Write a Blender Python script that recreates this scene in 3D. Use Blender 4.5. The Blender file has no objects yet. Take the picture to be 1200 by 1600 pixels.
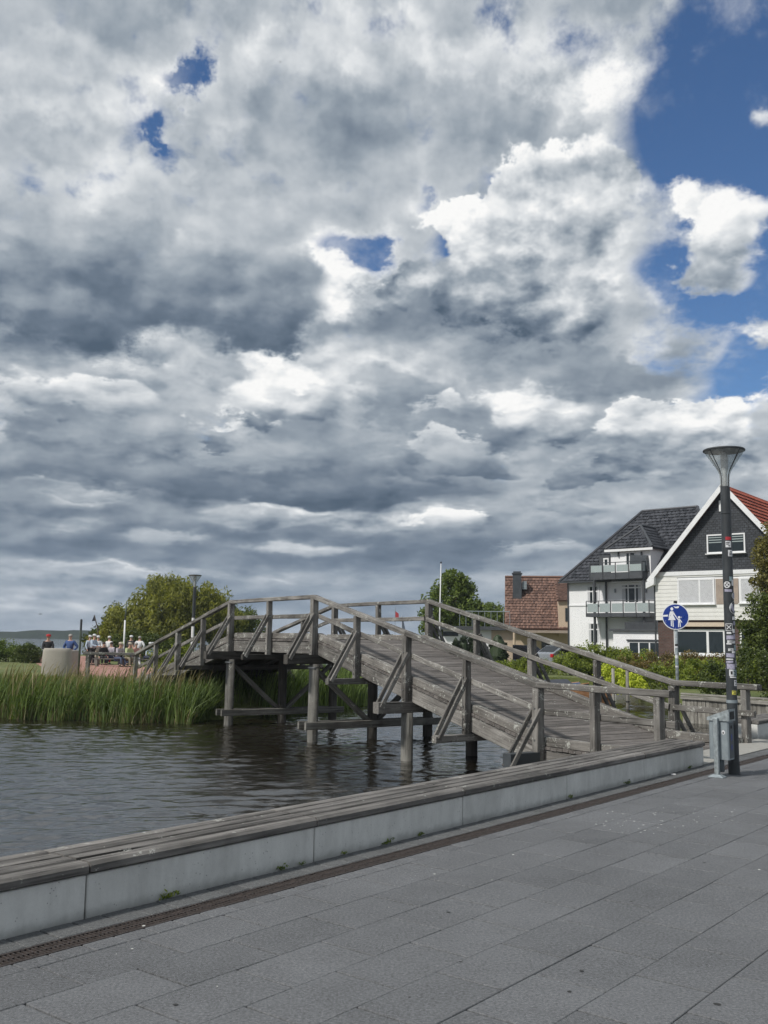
import bpy, bmesh, math, random
import numpy as np
from mathutils import Vector, Matrix

random.seed(7)
np.random.seed(7)
scene = bpy.context.scene
COL = scene.collection
PI = math.pi

# ------------------------------------------------------------------ camera
FPX, HORIZON, ROLL, EYE = 1525.3, 1000.27, 0.01395, 1.65      # focal length and horizon in pixels of a 1200 x 1600 frame
PITCH = math.atan((HORIZON - 800) / FPX)
cam_data = bpy.data.cameras.new('camera')
cam_data.sensor_fit = 'VERTICAL'
cam_data.sensor_height = 36.0
cam_data.lens = FPX / 1600 * 36.0
cam_data.clip_start = 0.1
cam_data.clip_end = 9000
cam = bpy.data.objects.new('camera', cam_data)
COL.objects.link(cam)
cam.matrix_world = (Matrix.Translation((0, 0, EYE)) @ Matrix.Rotation(PI / 2 + PITCH, 4, 'X') @ Matrix.Rotation(ROLL, 4, 'Z'))
scene.camera = cam

scene.view_settings.view_transform = 'Standard'
scene.view_settings.look = 'None'
scene.view_settings.exposure = 0.0
scene.view_settings.gamma = 1.0
scene.view_settings.use_curve_mapping = False
scene.cycles.use_denoising = True
scene.cycles.use_adaptive_sampling = True
scene.cycles.adaptive_threshold = 0.02
scene.cycles.adaptive_min_samples = 12
scene.cycles.max_bounces = 6
scene.cycles.transparent_max_bounces = 12
scene.cycles.sample_clamp_indirect = 4.0


# ------------------------------------------------------------------ node helper
class NT:
    """tiny wrapper round a node tree"""
    def __init__(self, tree):
        self.t = tree
        self.n = tree.nodes
        self.l = tree.links

    def put(self, sock, v):
        if v is None:
            return
        if isinstance(v, bpy.types.NodeSocket):
            self.l.new(v, sock)
        elif isinstance(v, (tuple, list)):
            d = sock.default_value
            n = len(d)
            sock.default_value = tuple(v)[:n] if len(v) >= n else tuple(v) + (1.0,) * (n - len(v))
        else:
            try:
                sock.default_value = v
            except TypeError:
                sock.default_value = (v, v, v, 1.0)[:len(sock.default_value)]

    def m(self, op, a, b=None, c=None, clamp=False):
        x = self.n.new('ShaderNodeMath'); x.operation = op; x.use_clamp = clamp
        self.put(x.inputs[0], a); self.put(x.inputs[1], b); self.put(x.inputs[2], c)
        return x.outputs[0]

    def add(self, a, b): return self.m('ADD', a, b)
    def sub(self, a, b): return self.m('SUBTRACT', a, b)
    def mul(self, a, b): return self.m('MULTIPLY', a, b)

    def v(self, op, a, b=None, s=None, c=None):
        x = self.n.new('ShaderNodeVectorMath'); x.operation = op
        self.put(x.inputs[0], a); self.put(x.inputs[1], b)
        if c is not None:
            self.put(x.inputs[2], c)
        if s is not None:
            self.put(x.inputs['Scale'], s)
        return x.outputs['Value'] if op in ('DOT_PRODUCT', 'LENGTH', 'DISTANCE') else x.outputs['Vector']

    def xyz(self, x, y, z=0.0):
        k = self.n.new('ShaderNodeCombineXYZ')
        self.put(k.inputs[0], x); self.put(k.inputs[1], y); self.put(k.inputs[2], z)
        return k.outputs[0]

    def sep(self, v):
        k = self.n.new('ShaderNodeSeparateXYZ'); self.put(k.inputs[0], v)
        return k.outputs[0], k.outputs[1], k.outputs[2]

    def noise(self, vec, scale=1.0, detail=4.0, rough=0.5, dist=0.0, lac=2.0, kind='FBM', color=False, dim='3D'):
        k = self.n.new('ShaderNodeTexNoise'); k.noise_type = kind; k.noise_dimensions = dim
        self.put(k.inputs['Vector'], vec); self.put(k.inputs['Scale'], scale); self.put(k.inputs['Detail'], detail)
        self.put(k.inputs['Roughness'], rough); self.put(k.inputs['Distortion'], dist); self.put(k.inputs['Lacunarity'], lac)
        return k.outputs['Color'] if color else k.outputs[0]

    def voro(self, vec, scale=1.0, detail=0.0, rough=0.5, feature='F1', out='Distance', smooth=None, rand=1.0, dim='3D'):
        k = self.n.new('ShaderNodeTexVoronoi'); k.feature = feature; k.voronoi_dimensions = dim
        self.put(k.inputs['Vector'], vec); self.put(k.inputs['Scale'], scale)
        if 'Detail' in k.inputs: self.put(k.inputs['Detail'], detail); self.put(k.inputs['Roughness'], rough)
        if smooth is not None: self.put(k.inputs['Smoothness'], smooth)
        self.put(k.inputs['Randomness'], rand)
        return k.outputs[out]

    def mix(self, fac, a, b, mode='MIX'):
        k = self.n.new('ShaderNodeMix'); k.data_type = 'RGBA'; k.blend_type = mode
        self.put(k.inputs[0], fac); self.put(k.inputs[6], a); self.put(k.inputs[7], b)
        return k.outputs[2]

    def step(self, x, lo, hi, a=0.0, b=1.0):
        k = self.n.new('ShaderNodeMapRange'); k.interpolation_type = 'SMOOTHSTEP'
        self.put(k.inputs[0], x); self.put(k.inputs[1], lo); self.put(k.inputs[2], hi); self.put(k.inputs[3], a); self.put(k.inputs[4], b)
        return k.outputs[0]

    def lin(self, x, lo, hi, a=0.0, b=1.0):
        k = self.n.new('ShaderNodeMapRange'); k.clamp = True
        self.put(k.inputs[0], x); self.put(k.inputs[1], lo); self.put(k.inputs[2], hi); self.put(k.inputs[3], a); self.put(k.inputs[4], b)
        return k.outputs[0]

    def ramp(self, fac, stops, interp='LINEAR'):
        k = self.n.new('ShaderNodeValToRGB'); k.color_ramp.interpolation = interp
        cr = k.color_ramp
        while len(cr.elements) > 1: cr.elements.remove(cr.elements[-1])
        cr.elements[0].position = stops[0][0]; cr.elements[0].color = tuple(stops[0][1]) + (1,)
        for p, c in stops[1:]:
            e = cr.elements.new(p); e.color = tuple(c) + (1,)
        self.put(k.inputs[0], fac)
        return k.outputs[0]


def pixel_dir(u, v):
    """direction in the world of a pixel of the 1200 x 1600 frame"""
    x, y = u - 600.0, v - 800.0
    cr, sr = math.cos(ROLL), math.sin(ROLL)
    xr, yr = (cr * x + sr * y) / FPX, (-sr * x + cr * y) / FPX
    c, s = math.cos(PITCH), math.sin(PITCH)
    return Vector((xr, c + yr * s, s - yr * c))


def W(u, v, depth):
    """world point at that distance ahead of the camera"""
    d = pixel_dir(u, v)
    return Vector((0, 0, EYE)) + d * (depth / d.y)


def G(u, v, z=0.0):
    """world point at that height"""
    d = pixel_dir(u, v)
    return Vector((0, 0, EYE)) + d * ((z - EYE) / d.z)

# ------------------------------------------------------------------ the clouds of that afternoon: (amount, where they stand, how wide, how high)
THICK = [   # depth of cloud: negative opens the blue, positive makes a heavy base
    (-1.8, 1215, 20, 125, 150), (-1.7, 1120, 190, 120, 80), (-1.4, 1035, 265, 50, 60), (-1.5, 1195, 310, 90, 60), (-1.2, 1150, 460, 80, 50), (-1.3, 1190, 570, 60, 46), (-0.6, 1010, 430, 30, 50), (-0.8, 1085, 450, 130, 90), (-0.5, 1140, 380, 60, 60),
    (-1.25, 560, 380, 54, 32), (-1.0, 690, 378, 30, 28), (-0.85, 785, 247, 36, 18), (-0.8, 655, 297, 24, 36), (-1.1, 300, 128, 42, 26), (-0.75, 216, 184, 18, 18),
    (-0.35, 500, 490, 70, 50), (-0.30, 620, 420, 90, 40), (-0.30, 640, 40, 300, 60), (-0.25, 210, 215, 90, 50), (-0.25, 40, 275, 90, 40), (-0.35, 940, 100, 100, 70),
    (0.75, 230, 515, 260, 62), (0.45, 40, 470, 140, 80), (0.70, 760, 490, 165, 50), (0.35, 430, 470, 70, 60), (0.30, 800, 120, 110, 50), (0.25, 560, 210, 70, 60),
    (0.9, 240, 728, 250, 26), (1.0, 480, 758, 220, 20), (0.45, 110, 655, 80, 36), (0.35, 640, 650, 90, 50), (0.8, 300, 830, 230, 22), (0.7, 100, 868, 180, 22), (0.55, 900, 836, 130, 20), (0.6, 640, 868, 170, 26), (0.5, 420, 940, 300, 20), (0.45, 640, 770, 130, 16),
    (0.30, 400, 830, 800, 110), (0.40, 960, 560, 110, 30), (0.30, 1080, 730, 80, 20),
    (0.60, 1068, 380, 52, 60), (0.7, 1195, 238, 34, 36), (0.6, 1190, 515, 46, 30), (0.4, 860, 340, 110, 90),
]
SUNLIT = [  # parts of the deck that the sun reaches
    (0.30, 945, 90, 120, 70), (0.75, 530, 480, 46, 66), (0.65, 440, 575, 80, 30), (0.45, 590, 425, 70, 36), (0.3, 640, 590, 60, 26), (0.35, 690, 630, 60, 22),
    (0.45, 10, 620, 50, 34), (0.25, 230, 592, 190, 22), (0.55, 335, 652, 34, 20), (0.30, 800, 622, 150, 40), (0.25, 1190, 720, 40, 50),
    (0.42, 500, 790, 130, 30), (0.45, 670, 806, 70, 12), (0.24, 500, 858, 44, 14), (0.45, 150, 907, 170, 10), (0.45, 60, 958, 170, 14), (0.2, 820, 902, 120, 10), (0.25, 160, 150, 200, 100), (0.25, 600, 60, 300, 70),
    (0.34, 130, 770, 70, 12), (0.34, 240, 832, 70, 14), (0.3, 430, 785, 60, 16), (0.3, 120, 935, 160, 12), (0.34, 850, 610, 90, 22), (0.3, 760, 770, 120, 12), (0.3, 60, 830, 90, 9), (0.3, 930, 770, 80, 14), (0.3, 420, 905, 140, 6),
]
HEAPS = [   # rows of smaller cumulus towards the horizon: where the top sits, width, height, light on top
    (120, 610, 120, 34, 0.80), (430, 600, 110, 34, 0.84), (690, 618, 90, 30, 0.84), (850, 632, 110, 32, 0.88), (340, 655, 60, 22, 0.92),
    (960, 705, 80, 26, 0.82), (720, 700, 120, 24, 0.66), (90, 745, 120, 20, 0.62), (420, 785, 90, 22, 0.80), (560, 790, 110, 24, 0.92), (700, 806, 80, 14, 0.86),
    (250, 828, 100, 18, 0.72), (880, 778, 110, 18, 0.72), (500, 858, 90, 16, 0.74), (820, 852, 100, 14, 0.66), (120, 906, 170, 14, 0.74), (60, 952, 180, 16, 0.80),
]
CUMULUS = [  # single clouds in front of the deck, far ones first: (blobs, pixel row of base and top, light at base and top, softness, raggedness)
    ([(1.0, 620, 630, 150, 55), (0.8, 760, 680, 140, 40)], 700, 560, 0.26, 0.52, 0.30, 1.0),
    ([(1.0, 40, 670, 90, 40)], 710, 630, 0.20, 0.40, 0.25, 1.0),
    ([(1.0, 980, 545, 130, 32)], 585, 500, 0.36, 0.56, 0.35, 1.0),
    ([(1.0, 220, 725, 280, 36), (0.8, 480, 752, 200, 26)], 775, 690, 0.10, 0.42, 0.40, 0.9),
    ([(1.0, 660, 768, 160, 18)], 795, 745, 0.12, 0.36, 0.40, 0.9),
    ([(1.35, 1090, 632, 92, 46), (1.1, 1010, 690, 56, 36), (0.8, 1110, 700, 110, 44)], 765, 605, 0.26, 1.08, 0.10, 0.9),
    ([(1.0, 1062, 368, 60, 62), (0.75, 1110, 430, 62, 52)], 480, 325, 0.46, 0.98, 0.34, 1.05),
    ([(0.8, 1205, 238, 56, 50)], 290, 200, 0.60, 0.92, 0.55, 1.1), ([(1.0, 1195, 516, 62, 34)], 550, 480, 0.56, 0.90, 0.55, 1.1),
    ([(1.5, 870, 300, 112, 96), (1.2, 740, 330, 72, 46), (1.1, 770, 460, 190, 66)], 555, 245, 0.08, 1.15, 0.14, 0.85),
    ([(1.35, 190, 480, 330, 84), (0.9, 420, 455, 80, 72)], 585, 340, 0.0, 0.56, 0.26, 0.8),
]
for _u, _v, _w, _h, _l in HEAPS:
    CUMULUS.insert(5, ([(1.15, _u, _v + _h * 0.75, _w, _h)], _v + _h * 1.9, _v - _h * 0.1, 0.24, _l - (0.10 if _v > 815 else 0.0), 0.24 if _v < 815 else 0.55, 1.0 if _v < 700 else 1.2))

# ------------------------------------------------------------------ sky: Nishita blue with cumulus
SUN_EL, SUN_AZ = math.radians(47), math.radians(-125)      # azimuth from +Y towards +X: behind the left shoulder
world = bpy.data.worlds.new('World')
scene.world = world
world.use_nodes = True
world.node_tree.nodes.clear()
s = NT(world.node_tree)
sky = s.n.new('ShaderNodeTexSky')
sky.sky_type = 'NISHITA'
sky.sun_disc = False
sky.sun_elevation = SUN_EL
sky.sun_rotation = SUN_AZ
sky.altitude = 50
sky.air_density = 1.0
sky.dust_density = 0.6
sky.ozone_density = 2.0
D = s.n.new('ShaderNodeTexCoord').outputs['Generated']
dx, dy, dz = s.sep(D)
dzp = s.m('MAXIMUM', dz, 0.0)
EL = s.m('ARCSINE', dz)
AZ = s.m('ARCTAN2', dx, dy)
# clouds lie on a sheet overhead: towards the horizon they crowd together and flatten
ELw = s.mul(s.m('LOGARITHM', s.add(dzp, 0.30), math.e), 1.10)
P = s.xyz(AZ, ELw, 0.0)
warp = s.v('MULTIPLY_ADD', s.noise(P, 3.4, 3, 0.55, color=True, dim='2D'), (0.15, 0.15, 0.0), c=(-0.075, -0.075, 0.0))
fine_c = s.noise(P, 14.0, 7, 0.64, color=True, dim='2D')
warp_f = s.v('MULTIPLY_ADD', fine_c, (0.075, 0.075, 0.0), c=(-0.0375, -0.0375, 0.0))
wsum = s.v('ADD', warp, warp_f)
PW = s.v('MULTIPLY_ADD', wsum, s.xyz(1.0, s.lin(EL, 0.0, 0.35, 0.25, 1.0), 0.0), c=s.xyz(AZ, EL, 0.0))


def blob(u, v, ru, rv):
    """soft spot round the direction of a cloud; radii in pixels of the frame"""
    d = pixel_dir(u, v).normalized()
    az, el = math.atan2(d.x, d.y), math.asin(d.z)
    ka, ke = FPX / ru, FPX / rv
    q = s.v('MULTIPLY_ADD', PW, (ka, ke, 0.0), c=(-az * ka, -el * ke, 0.0))
    return s.m('POWER', math.exp(-1), s.v('DOT_PRODUCT', q, q))


def total(items, base):
    acc = base
    for it in items:
        acc = s.m('MULTIPLY_ADD', blob(*it[1:]), it[0], acc)
    return acc


# puffs: rounded billows on top of soft noise, at the scale of the cloud sheet
def puffs(p, det):
    n1 = s.noise(p, 4.2, det, 0.55, dim='2D')
    b = s.voro(s.v('MULTIPLY_ADD', warp_f, (0.9, 0.9, 0.0), c=p), 9.0, 2.0, 0.5, dim='2D', feature='SMOOTH_F1', smooth=0.7)
    return s.m('MULTIPLY_ADD', b, -0.24, s.m('MULTIPLY_ADD', n1, 0.9, 0.13))


N0 = puffs(P, 7)
N1 = puffs(s.v('ADD', P, (-0.012, 0.020, 0.0)), 5)
fine = s.sep(fine_c)[0]
relief = s.mul(s.sub(N0, N1), 0.85)                                     # > 0 where a billow turns to the light

T = total(THICK, 0.80)
amp = s.lin(EL, 0.02, 0.30, 0.62, 1.0)                     # far clouds run together into smoother bands
n0 = s.mul(s.sub(N0, 0.45), amp)
fn = s.mul(s.sub(fine, 0.5), amp)
T = s.m('MULTIPLY_ADD', n0, 0.95, T)
T = s.m('MULTIPLY_ADD', fn, 0.45, T)
wisp = s.m('MULTIPLY_ADD', fn, 1.7, T)                      # ragged, half transparent margins
alpha = s.step(wisp, -0.22, 0.60)
veil = s.mul(s.step(s.m('MULTIPLY_ADD', N0, 1.2, fine), 0.92, 1.42), 0.42)   # thin torn cloud across the open blue
alpha = s.m('MAXIMUM', alpha, veil)
# thin cloud glows white, thick cloud is slate grey beneath
body = s.ramp(s.mul(T, 0.5), [(0.04, (0.74,) * 3), (0.20, (0.66,) * 3), (0.38, (0.53,) * 3), (0.60, (0.31,) * 3), (0.90, (0.12,) * 3)], 'LINEAR')
lit = total(SUNLIT, 0.0)
lit_e = s.m('MULTIPLY_ADD', n0, 1.3, lit)
lit_e = s.m('MULTIPLY_ADD', fn, 0.9, lit_e)
crisp = s.step(lit_e, 0.16, 0.42)                          # the sun picks out whole billows, with clean outlines
lum = s.m('MULTIPLY_ADD', lit, 0.45, s.sep(body)[0])
lum = s.m('MULTIPLY_ADD', s.mul(crisp, s.m('MINIMUM', lit, 0.45)), 0.55, lum)
lum = s.m('MULTIPLY_ADD', s.mul(relief, s.m('MULTIPLY_ADD', lit, 2.2, 1.0)), 1.5, lum)
lum = s.m('MULTIPLY_ADD', fn, 0.12, lum)
for blobs, vb, vt, lb, lt, soft, rag in CUMULUS:
    um = blobs[0][1]
    eb, et = (math.asin(pixel_dir(um, q).normalized().z) for q in (vb, vt))
    k = total(blobs, 0.0)
    k = s.m('MULTIPLY_ADD', n0, 1.15 * rag, k)
    k = s.m('MULTIPLY_ADD', fn, 0.85 * rag, k)
    a_i = s.step(k, 0.36, 0.36 + soft + 0.06)
    hgt = s.m('MULTIPLY_ADD', n0, (0.85 if lt > 0.7 else 0.40) * (et - eb), EL)
    l_i = s.lin(hgt, eb, et, lb, lt)
    l_i = s.m('MULTIPLY_ADD', relief, 0.7 + 2.2 * lt * lt, l_i)
    l_i = s.m('MULTIPLY_ADD', fn, 0.16 if lt > 0.7 else 0.08, l_i)
    mx = s.n.new('ShaderNodeMix'); mx.data_type = 'FLOAT'
    s.put(mx.inputs[0], a_i); s.put(mx.inputs[2], lum); s.put(mx.inputs[3], l_i)
    lum = mx.outputs[0]
    alpha = s.m('MAXIMUM', alpha, a_i)
cloud_col = s.ramp(lum, [(0.0, (0.085, 0.122, 0.172)), (0.20, (0.155, 0.200, 0.260)), (0.42, (0.310, 0.360, 0.415)), (0.62, (0.510, 0.550, 0.590)), (0.82, (0.750, 0.775, 0.795)), (1.0, (0.960, 0.960, 0.950))], 'LINEAR')
STR = 0.1
low = s.mul(s.sub(1.0, s.step(EL, 0.0, 0.15)), 0.50)      # far off the clouds dissolve into blue-grey air
cloud_col = s.mix(low, cloud_col, (0.265, 0.335, 0.430, 1))
alpha = s.m('MAXIMUM', alpha, low)
cloud_lin = s.mix(1.0, cloud_col, (1 / STR, 1 / STR, 1 / STR), 'MULTIPLY')
blue = s.mix(1.0, sky.outputs[0], (0.62, 0.80, 1.0), 'MULTIPLY')
final = s.mix(alpha, blue, cloud_lin)
bg = s.n.new('ShaderNodeBackground')
s.put(bg.inputs['Color'], final)
bg.inputs['Strength'].default_value = STR
world.cycles.sampling_method = 'MANUAL'
world.cycles.sample_map_resolution = 256
out = s.n.new('ShaderNodeOutputWorld')
s.l.new(bg.outputs[0], out.inputs['Surface'])

sun_data = bpy.data.lights.new('sun', 'SUN')
sun_data.energy = 3.6
sun_data.angle = math.radians(5.0)
sun_data.color = (1.0, 0.955, 0.89)
sun = bpy.data.objects.new('sun', sun_data)
COL.objects.link(sun)
SUN_DIR = Vector((math.sin(SUN_AZ) * math.cos(SUN_EL), math.cos(SUN_AZ) * math.cos(SUN_EL), math.sin(SUN_EL)))
sun.rotation_euler = SUN_DIR.to_track_quat('Z', 'Y').to_euler()
sun.location = SUN_DIR * 300

# ------------------------------------------------------------------ materials
MATS = {}


def material(name):
    m = bpy.data.materials.new(name)
    m.use_nodes = True
    m.node_tree.nodes.clear()
    t = NT(m.node_tree)
    o = t.n.new('ShaderNodeOutputMaterial')
    b = t.n.new('ShaderNodeBsdfPrincipled')
    t.l.new(b.outputs[0], o.inputs['Surface'])
    MATS[name] = m
    return t, b, o


def coords(t, kind='Object'):
    return t.n.new('ShaderNodeTexCoord').outputs[kind]


def world_pos(t):
    return t.n.new('ShaderNodeNewGeometry').outputs['Position']


def obj_random(t):
    return t.n.new('ShaderNodeObjectInfo').outputs['Random']


def bump(t, b, h, strength=0.3, dist=0.01):
    k = t.n.new('ShaderNodeBump')
    k.inputs['Strength'].default_value = strength
    k.inputs['Distance'].default_value = dist
    t.put(k.inputs['Height'], h)
    t.l.new(k.outputs[0], b.inputs['Normal'])


def plain(name, col, rough=0.6, metal=0.0, var=0.12, scale=3.0, spec=0.5, bmp=0.0):
    """painted or moulded surface: slight mottling so that no surface is one flat tone"""
    t, b, o = material(name)
    c = coords(t)
    n = t.noise(c, scale, 5, 0.6)
    k = t.lin(n, 0.3, 0.7, 1 - var, 1 + var)
    t.put(b.inputs['Base Color'], t.mix(1.0, tuple(col) + (1,), t.xyz(k, k, k), 'MULTIPLY'))
    t.put(b.inputs['Roughness'], t.lin(n, 0.3, 0.7, max(rough - 0.08, 0.03), min(rough + 0.08, 1)))
    b.inputs['Metallic'].default_value = metal
    b.inputs['Specular IOR Level'].default_value = spec
    if bmp:
        bump(t, b, t.noise(c, scale * 12, 3, 0.6), bmp, 0.004)
    return MATS[name]


def wood(name, dark, light, rough=0.85, grain=1.0, lichen=0.0):
    """grain runs along the local X axis of each piece"""
    t, b, o = material(name)
    c = coords(t)
    r = obj_random(t)
    c = t.v('ADD', c, t.v('SCALE', (7.3, 3.1, 5.7), s=t.mul(r, 9.0)))
    st = t.v('MULTIPLY', c, (1.2, 26.0, 26.0))
    n = t.noise(st, grain, 7, 0.62, 0.4)
    n2 = t.noise(t.v('MULTIPLY', c, (3.0, 90.0, 90.0)), 1.0, 4, 0.6)
    big = t.noise(c, 1.6, 4, 0.6)
    f = t.m('MULTIPLY_ADD', t.sub(big, 0.5), 0.9, t.m('MULTIPLY_ADD', t.sub(n2, 0.5), 0.35, n))
    col = t.mix(t.lin(f, 0.28, 0.72), tuple(dark) + (1,), tuple(light) + (1,))
    k = t.lin(r, 0, 1, 0.78, 1.22)
    col = t.mix(1.0, col, t.xyz(k, k, t.mul(k, 0.99)), 'MULTIPLY')
    crack = t.step(t.noise(t.v('MULTIPLY', c, (1.0, 40.0, 40.0)), 1.0, 3, 0.5), 0.30, 0.36)
    col = t.mix(crack, (dark[0] * 0.35, dark[1] * 0.35, dark[2] * 0.35, 1), col)
    if lichen:
        l1 = t.noise(c, 5.0, 6, 0.7)
        l2 = t.noise(c, 28.0, 4, 0.7)
        lm = t.step(t.m('MULTIPLY_ADD', t.sub(l2, 0.5), 0.8, l1), 0.70 - 0.12 * lichen, 0.76 - 0.12 * lichen)
        col = t.mix(t.mul(lm, 0.75), col, (0.46, 0.47, 0.43, 1))
    t.put(b.inputs['Base Color'], col)
    b.inputs['Roughness'].default_value = rough
    b.inputs['Specular IOR Level'].default_value = 0.3
    bump(t, b, t.m('MULTIPLY_ADD', crack, 0.6, f), 0.55, 0.006)
    return MATS[name]


wood('bridge_timber', (0.080, 0.075, 0.069), (0.240, 0.230, 0.216), lichen=0.75)
wood('kerb_timber', (0.080, 0.075, 0.069), (0.215, 0.203, 0.188), lichen=0.95)
wood('deck_timber', (0.080, 0.073, 0.068), (0.185, 0.170, 0.161), lichen=0.2)
wood('pile_timber', (0.072, 0.070, 0.063), (0.205, 0.200, 0.185), lichen=0.2)
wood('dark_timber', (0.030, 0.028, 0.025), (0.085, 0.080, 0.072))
wood('bench_timber', (0.070, 0.066, 0.062), (0.220, 0.208, 0.197), lichen=0.3)
wood('boat_timber', (0.20, 0.10, 0.05), (0.42, 0.24, 0.13))
wood('sheet_timber', (0.10, 0.095, 0.085), (0.27, 0.26, 0.235), lichen=0.3)


def paving_material(name, tone, var):
    t, b, o = material(name)
    p = world_pos(t)
    r = obj_random(t)
    sp = t.noise(p, 150.0, 3, 0.75)
    gr = t.noise(p, 60.0, 4, 0.7)
    stain = t.noise(p, 0.9, 6, 0.62)
    st2 = t.noise(p, 3.6, 5, 0.6)
    k = t.m('MULTIPLY_ADD', t.sub(stain, 0.5), 0.55, 1.0)
    k = t.m('MULTIPLY_ADD', t.sub(st2, 0.5), 0.22, k)
    k = t.m('MULTIPLY_ADD', t.sub(gr, 0.5), 2.4, k)
    k = t.m('MULTIPLY_ADD', t.sub(r, 0.5), var, k)
    col = t.mix(1.0, tuple(tone) + (1,), t.xyz(k, k, k), 'MULTIPLY')
    col = t.mix(t.mul(t.step(sp, 0.60, 0.68), 0.65), col, (0.36, 0.37, 0.38, 1))
    col = t.mix(t.mul(t.sub(1.0, t.step(sp, 0.32, 0.38)), 0.5), col, (0.045, 0.046, 0.048, 1))
    t.put(b.inputs['Base Color'], col)
    b.inputs['Roughness'].default_value = 0.82
    b.inputs['Specular IOR Level'].default_value = 0.35
    bump(t, b, t.add(gr, sp), 0.35, 0.003)


paving_material('slab', (0.118, 0.122, 0.128), 0.20)
paving_material('edge_slab', (0.100, 0.104, 0.106), 0.2)


def concrete(name, tone, holes=True, stain=0.35):
    t, b, o = material(name)
    p = world_pos(t)
    n = t.noise(p, 1.3, 6, 0.62)
    n2 = t.noise(t.v('MULTIPLY', p, (5.0, 5.0, 1.2)), 1.2, 6, 0.65)
    k = t.m('MULTIPLY_ADD', t.sub(n, 0.5), stain, t.m('MULTIPLY_ADD', t.sub(n2, 0.5), stain * 0.8, 1.0))
    k = t.m('MULTIPLY_ADD', t.sub(t.noise(p, 70.0, 3, 0.6), 0.5), 0.16, k)
    col = t.mix(1.0, tuple(tone) + (1,), t.xyz(k, k, k), 'MULTIPLY')
    z = t.sep(p)[2]
    if holes:
        hv = t.voro(p, 34.0)
        hole = t.mul(t.sub(1.0, t.step(hv, 0.10, 0.16)), t.step(t.noise(p, 6.0, 2), 0.48, 0.56))
        col = t.mix(t.mul(hole, 0.7), col, (0.10, 0.105, 0.11, 1))
        bump(t, b, t.sub(1.0, hole), 0.6, 0.004)
    # splash dirt along the foot, ragged upper edge
    foot = t.sub(1.0, t.step(t.m('MULTIPLY_ADD', t.noise(p, 9.0, 5, 0.65), -0.10, z), -0.06, 0.02))
    col = t.mix(t.mul(foot, 0.45), col, (0.13, 0.13, 0.115, 1))
    t.put(b.inputs['Base Color'], col)
    b.inputs['Roughness'].default_value = 0.85
    return MATS[name]


concrete('bench_concrete', (0.62, 0.62, 0.595), stain=0.8)
concrete('quay_concrete', (0.20, 0.195, 0.18), stain=0.6)
concrete('pad_concrete', (0.40, 0.39, 0.36), holes=False)
concrete('seat_concrete', (0.34, 0.315, 0.275), holes=False, stain=0.45)
plain('joint', (0.030, 0.030, 0.030), 0.95, var=0.3, scale=20)
plain('cast_iron', (0.043, 0.034, 0.031), 0.7, 0.0, var=0.5, scale=25, bmp=0.4)
plain('drain_dark', (0.008, 0.007, 0.006), 0.95)
plain('lamp_paint', (0.036, 0.041, 0.045), 0.45, 0.0, var=0.25, scale=6)
plain('lamp_hood', (0.045, 0.050, 0.055), 0.5)
plain('galvanised', (0.36, 0.40, 0.41), 0.45, 0.55, var=0.28, scale=22)
plain('galvanised_flat', (0.27, 0.31, 0.33), 0.5, 0.4, var=0.14, scale=8)
plain('bin_dark', (0.10, 0.115, 0.125), 0.5, 0.3, var=0.2)
plain('black', (0.012, 0.012, 0.013), 0.6)
plain('steel_plate', (0.060, 0.068, 0.075), 0.55, 0.2)
plain('sign_blue', (0.008, 0.035, 0.225), 0.35, var=0.06)
plain('sign_white', (0.72, 0.74, 0.76), 0.4, var=0.06)
plain('sticker_white', (0.62, 0.63, 0.64), 0.5, var=0.2, scale=30)
plain('sticker_lilac', (0.34, 0.33, 0.42), 0.5, var=0.35, scale=40)
plain('sticker_black', (0.02, 0.02, 0.022), 0.5)
plain('sticker_yellow', (0.62, 0.58, 0.10), 0.5)
plain('sticker_red', (0.42, 0.03, 0.04), 0.5)
plain('sticker_teal', (0.22, 0.30, 0.32), 0.5, var=0.3, scale=40)
plain('bolt_steel', (0.34, 0.34, 0.33), 0.4, 0.8)
plain('render_white', (0.80, 0.81, 0.82), 0.8, var=0.05, scale=0.8)
plain('render_cream', (0.50, 0.40, 0.30), 0.85, var=0.08, scale=0.8)
plain('white_paint', (0.74, 0.75, 0.76), 0.5, var=0.05)
plain('siding', (0.70, 0.70, 0.67), 0.55, var=0.08, scale=1.5)
plain('tan_panel', (0.33, 0.27, 0.225), 0.7, var=0.15)
plain('awning', (0.42, 0.35, 0.27), 0.8)
plain('dark_frame', (0.045, 0.050, 0.056), 0.5)
plain('anthracite', (0.060, 0.066, 0.074), 0.6, var=0.15)
plain('blind', (0.50, 0.51, 0.53), 0.75, var=0.10, scale=5)
plain('chimney_sheet', (0.085, 0.095, 0.105), 0.45, 0.5)
plain('skin', (0.52, 0.33, 0.25), 0.55)
plain('hair_grey', (0.32, 0.30, 0.28), 0.8)
plain('hair_dark', (0.05, 0.035, 0.03), 0.8)
plain('pole_green', (0.085, 0.11, 0.085), 0.55)
plain('pole_white', (0.66, 0.67, 0.68), 0.45)
plain('sail_grey', (0.12, 0.145, 0.18), 0.8)
plain('flag_dark', (0.03, 0.035, 0.05), 0.9)
plain('flag_red', (0.45, 0.05, 0.06), 0.9)
plain('hull_white', (0.70, 0.70, 0.70), 0.4)
plain('hull_blue', (0.035, 0.07, 0.15), 0.45)
plain('tarp', (0.05, 0.055, 0.07), 0.7)
plain('tyre', (0.02, 0.02, 0.02), 0.8)
plain('car_silver', (0.36, 0.38, 0.41), 0.3, 0.6, var=0.04)
plain('car_dark', (0.035, 0.045, 0.06), 0.25, 0.2, var=0.04)
plain('tail_red', (0.45, 0.01, 0.015), 0.3)
plain('bird', (0.03, 0.03, 0.035), 0.8)
plain('dropping', (0.60, 0.60, 0.57), 0.8)
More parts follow.
